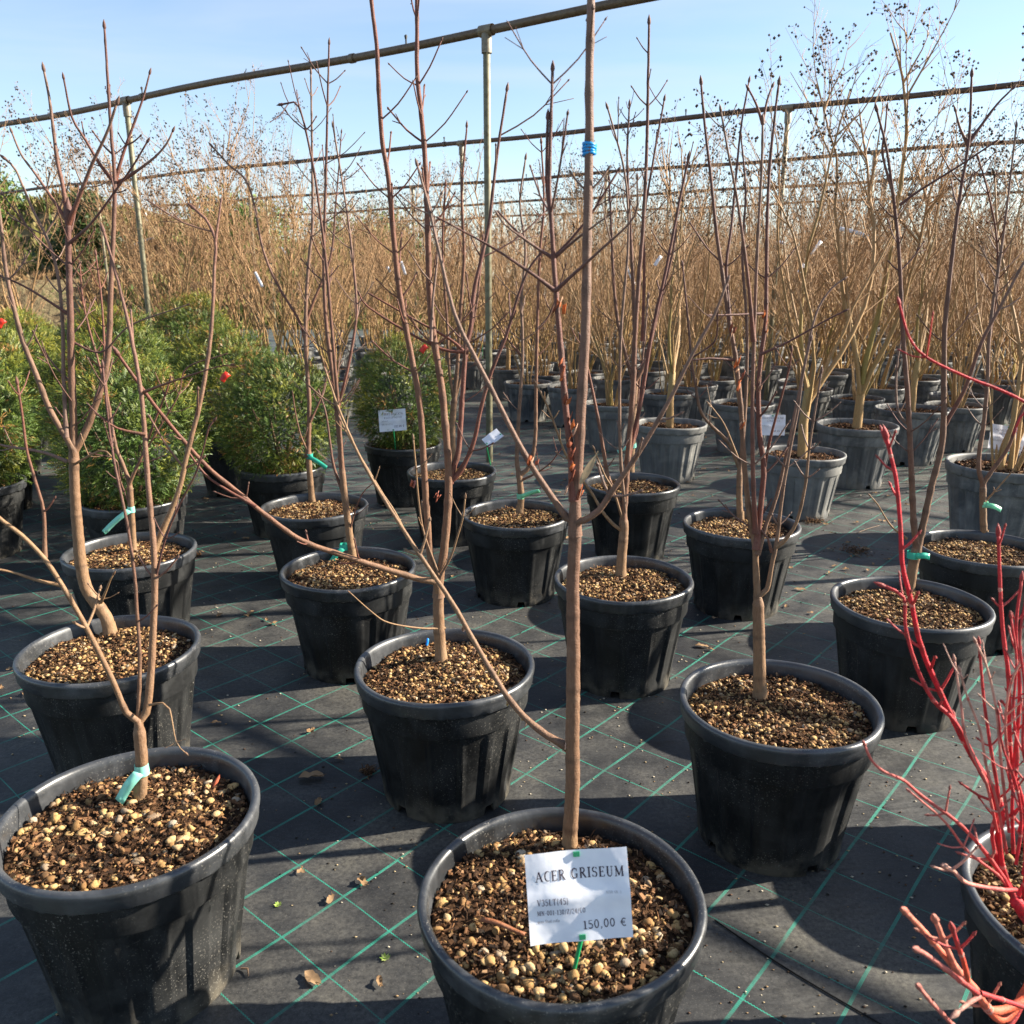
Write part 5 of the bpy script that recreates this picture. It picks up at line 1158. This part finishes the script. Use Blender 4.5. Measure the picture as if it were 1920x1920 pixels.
foot = at_z(905, 672, .325); price_card(foot, at_y(905, 632, foot.y), .14, .10, R(12), R(5), R(5), .05, [('LAGERSTROEMIA', .12, .9, .26, .10, INK2), ('60,00 €', .5, .92, .84, .12, INK)], 'small white price card in a far grey pot beside the pipe post', seed=6)

rg = random.Random(15)
TL = 'white paper strip tag hanging among the bare crape myrtle stems'
for (x0, y0, x1, y1, Y) in [(1572, 428, 1628, 444, 6.2), (1540, 452, 1520, 478, 6.6), (1508, 495, 1496, 514, 6.4), (1456, 455, 1472, 456, 8.0), (252, 460, 288, 446, 9.8), (478, 510, 492, 538, 8.5), (524, 462, 536, 476, 9.5), (752, 490, 760, 515, 8.5), (726, 500, 731, 510, 8.5),
                            (1240, 480, 1228, 498, 7.0), (1175, 500, 1190, 535, 7.4), (272, 398, 276, 415, 10.5), (618, 464, 626, 470, 8.8), (1828, 420, 1834, 440, 9.0)]:
    a, b = at_y(x0, y0, Y), at_y(x1, y1, Y - .03); mb = MB(); strip(mb, Vector((0, 0, 0)), b - a, .026, (.78, .79, .80), rg, .015)
    o = link('paper_tag', mb.mesh('paper_tag', M['paper']), None, a); tag(o, TL, 'tag', 'white strip tags among the stems')

# ------------------------------------------------------------------ litter on the ground
def leaf_mesh(seed, size):
    rg = random.Random(seed); mb = MB(); n = 7
    lobes = rg.choice([0, 3])
    V = [Vector((0, 0, .004))]
    for i in range(14):
        a = 2 * math.pi * i / 14; r = size * (.5 + (.28 * math.cos(lobes * a) if lobes else .12 * math.cos(2 * a))) * rg.uniform(.8, 1.15)
        V.append(Vector((r * math.cos(a) * 1.25, r * math.sin(a) * .85, .002 + abs(math.sin(a)) * size * rg.uniform(.05, .38))))
    c = rg.choice([(.26, .15, .075), (.34, .21, .11), (.17, .10, .06), (.42, .27, .15)])
    mb.add(V, [(0, 1 + i, 1 + (i + 1) % 14) for i in range(14)], [lerpc(c, (.1, .06, .03), rg.uniform(0, .5)) for _ in V])
    mb.tube([Vector((size * .5, 0, .004)), Vector((size * .9, .004, .006))], [.0009, .0006], 4, (.2, .12, .06))
    return mb.mesh('fallen_leaf', M['dry'])
LEAF = [leaf_mesh(i, s) for i, s in enumerate([.016, .020, .024, .030, .018, .022])]
LL = 'small dry brown leaf lying on the black ground fabric'
spots = [(565, 1634), (620, 1687), (680, 1655), (585, 1836), (712, 1842), (584, 1372), (636, 1424), (406, 1356), (598, 1504), (1316, 1212), (1332, 1218), (1548, 984), (1530, 975), (1560, 1000), (1590, 1018), (1622, 1030), (1638, 1058), (1665, 1050),
         (1610, 1010), (1555, 1030), (1585, 1068), (1500, 1106), (1565, 1062), (1483, 1066), (370, 1042), (378, 1035), (412, 1154), (470, 1150), (500, 1162), (512, 1170), (462, 1155), (1080, 918), (1060, 900), (1320, 880), (1300, 930), (1345, 880), (1400, 940), (1290, 905), (960, 890), (1000, 880), (1015, 900),
         (1640, 925), (1665, 930), (1700, 905), (1500, 905), (1460, 1010), (1190, 1000), (1330, 1100), (1520, 1150), (20, 1255), (0, 1290), (50, 1300), (700, 900), (720, 950), (640, 1010), (470, 880), (440, 1000), (460, 1010), (415, 870), (1430, 1120), (1340, 1160)]
for i, (x, y) in enumerate(spots):
    q = at_z(x, y, .004); o = link('fallen_leaf', LEAF[i % 6], None, q, rg.uniform(0, 6.28)); tag(o, LL, 'leaf', 'dry leaves on the ground fabric')
ll = leaf_mesh(91, .045); o = link('fallen_leaf', ll, None, at_z(583, 1458, .004), .1); tag(o, 'large grey brown pointed leaf lying in shade on the ground fabric', 'leaf')
for i in range(70):
    Y = rg.uniform(3.2, 7.0); X = rg.uniform(-.4, .55) * Y
    if any((X - a) ** 2 + (Y - b) ** 2 < .09 for a, b in taken): continue
    o = link('fallen_leaf', LEAF[i % 6], None, (X, Y, .004), rg.uniform(0, 6.28)); tag(o, LL, 'leaf', 'dry leaves on the ground fabric')
# two seedlings
for (x, y, sz, lb) in [(521, 1698, .007, 'tiny bright green seedling growing through the ground fabric'), (722, 1798, .0085, 'low pale green weed rosette in the ground fabric')]:
    root = empty('seedling', at_z(x, y, 0)); mb = MB()
    for k in range(9):
        a = k * 2.4; d = Vector((math.cos(a), math.sin(a), .5)).normalized(); p = d * sz * .6; s = d.cross(Vector((0, 0, 1))).normalized() * sz * .42
        mb.add([p * .4, p + s, p + d * sz * .9, p - s], [(0, 1, 2, 3)], rg.choice([(.30, .42, .06), (.22, .36, .05), (.4, .48, .15)]))
    link('leaves', mb.mesh('leaves', M['leaf']), root); sm = MB(); sm.tube([(0, 0, -.004), (0, 0, sz * .5)], .0009, 5, (.2, .3, .05)); link('stem', sm.mesh('stem', M['tint']), root)
    tag(root, lb, 'weed')
# crumbs, seeds and grit nobody could count
mb = MB()
for i in range(5200):
    Y = .9 + 7.5 * rg.random() ** 1.25; X = rg.uniform(-.66, .66) * Y
    if vn(X * 1.4 + 11, Y * 1.4) < .40 and rg.random() < .75: continue
    r = rg.uniform(.0009, .0026) * (1 + .12 * Y); c = rg.choice([(.42, .33, .2), (.3, .2, .11), (.10, .06, .04), (.03, .025, .02), (.5, .44, .34)])
    p = Vector((X, Y, r * .6)); V = [p + Vector(v) * r * rg.uniform(.7, 1.3) for v in [(1.6, 0, 0), (-1.6, 0, 0), (0, 1, 0), (0, -1, 0), (0, 0, .8), (0, 0, -.6)]]
    mb.add(V, [(0, 2, 4), (2, 1, 4), (1, 3, 4), (3, 0, 4), (2, 0, 5), (1, 2, 5), (3, 1, 5), (0, 3, 5)], c)
tag(link('litter', mb.mesh('litter', M['dry'])), 'crumbs of soil, seeds and grit scattered on the ground fabric', 'litter', kind='stuff')
# clump of moss and peat spilled by the pots
def clump(x, y, n, spread, label, seed):
    rg = random.Random(seed); p = at_z(x, y, 0); mb = MB()
    for i in range(n):
        q = Vector((rg.gauss(0, spread), rg.gauss(0, spread), abs(rg.gauss(0, spread * .3)))); d = Vector((rg.gauss(0, 1), rg.gauss(0, 1), rg.gauss(0, .6))).normalized(); l_ = rg.uniform(.008, .022)
        mb.tube([q, q + d * l_ * .5 + Vector((0, 0, .003)), q + d * l_], [.0014, .0017, .0008], 3, rg.choice([(.14, .075, .04), (.08, .045, .025), (.22, .13, .07)]))
    tag(link('peat_clump', mb.mesh('peat_clump', M['dry']), None, p), label, 'peat clump')
clump(1525, 978, 260, .03, 'reddish brown peat clump spilled beside a grey pot', 1); clump(1605, 1035, 160, .035, 'loose dark peat crumbs among dry leaves on the aisle', 2)
clump(368, 1042, 90, .014, 'small dry brown clump behind the maple pot with the bent trunk', 3); clump(690, 1448, 60, .012, 'dark twig and moss fragment beside a maple pot', 4)
# fabric seam, drawn as an added thin black tube, and a few loose twigs
mb = MB(); pts = [at_z(x, y, .0022) for x, y in [(1340, 1725), (1450, 1800), (1540, 1855), (1660, 1925), (1760, 1985)]]
mb.tube([p - pts[0] for p in smooth_path(pts, .05)], .0016, 5, (.004, .004, .004)); tag(link('fabric_seam', mb.mesh('fabric_seam', M['tint']), None, pts[0]), 'dark seam across the ground fabric, built as a thin tube', 'thread')
for (a, b, r_, lb) in [((452, 1816), (466, 1830), .002, 'short brown twig at the foot of the low forking maple pot'), ((1605, 1000), (1650, 985), .0018, 'thin bare twig lying near the peat crumbs in the aisle'), ((845, 935), (800, 960), .0016, 'pale dry stem lying behind the four stemmed maple')]:
    A_, B_ = at_z(*a, .004), at_z(*b, .004); mb = MB(); d = B_ - A_
    mb.tube([Vector((0, 0, 0)), d * .5 + Vector((.004, .006, .003)), d], [r_, r_ * .9, r_ * .6], 5, (.2, .13, .08)); tag(link('twig', mb.mesh('twig', M['bark']), None, A_), lb, 'twig')
# red brown bark curl in the front pot, and a russet leaf in the low forking maple's pot
mb = MB(); A_, B_ = at_z(903, 1727, .33), at_z(985, 1752, .33); d = B_ - A_; s = d.cross(Vector((0, 0, 1))).normalized() * .0055
V = []
for i in range(9):
    t = i / 8
    for k in range(5): a = -1.2 + 2.4 * k / 4; V.append(d * t + s * math.sin(a) * (1 - .3 * t) + Vector((0, 0, .006 * math.cos(a) + .003 * math.sin(t * 5))))
mb.add(V, [(i * 5 + k, i * 5 + k + 1, i * 5 + k + 6, i * 5 + k + 5) for i in range(8) for k in range(4)], (.30, .115, .05))
o = tag(link('bark_curl', mb.mesh('bark_curl', M['bark']), None, A_), 'red brown curl of bark on the soil beside the ACER GRISEUM card', 'bark'); o.modifiers.new('thickness', 'SOLIDIFY').thickness = .0012
mb = MB(); A_, B_ = at_z(398, 1478, .335), at_z(412, 1452, .345); d = B_ - A_; s = Vector((.005, .001, .001))
mb.add([Vector((0, 0, 0)), d * .4 - s, d * .4 + s, d * .75 - s * .7, d * .75 + s * .7, d], [(0, 2, 1), (1, 2, 4, 3), (3, 4, 5)], (.40, .10, .05))
o = tag(link('bark_curl', mb.mesh('bark_curl', M['dry']), None, A_), 'orange red sliver of bark in the pot with the mint tape', 'bark'); o.modifiers.new('thickness', 'SOLIDIFY').thickness = .001
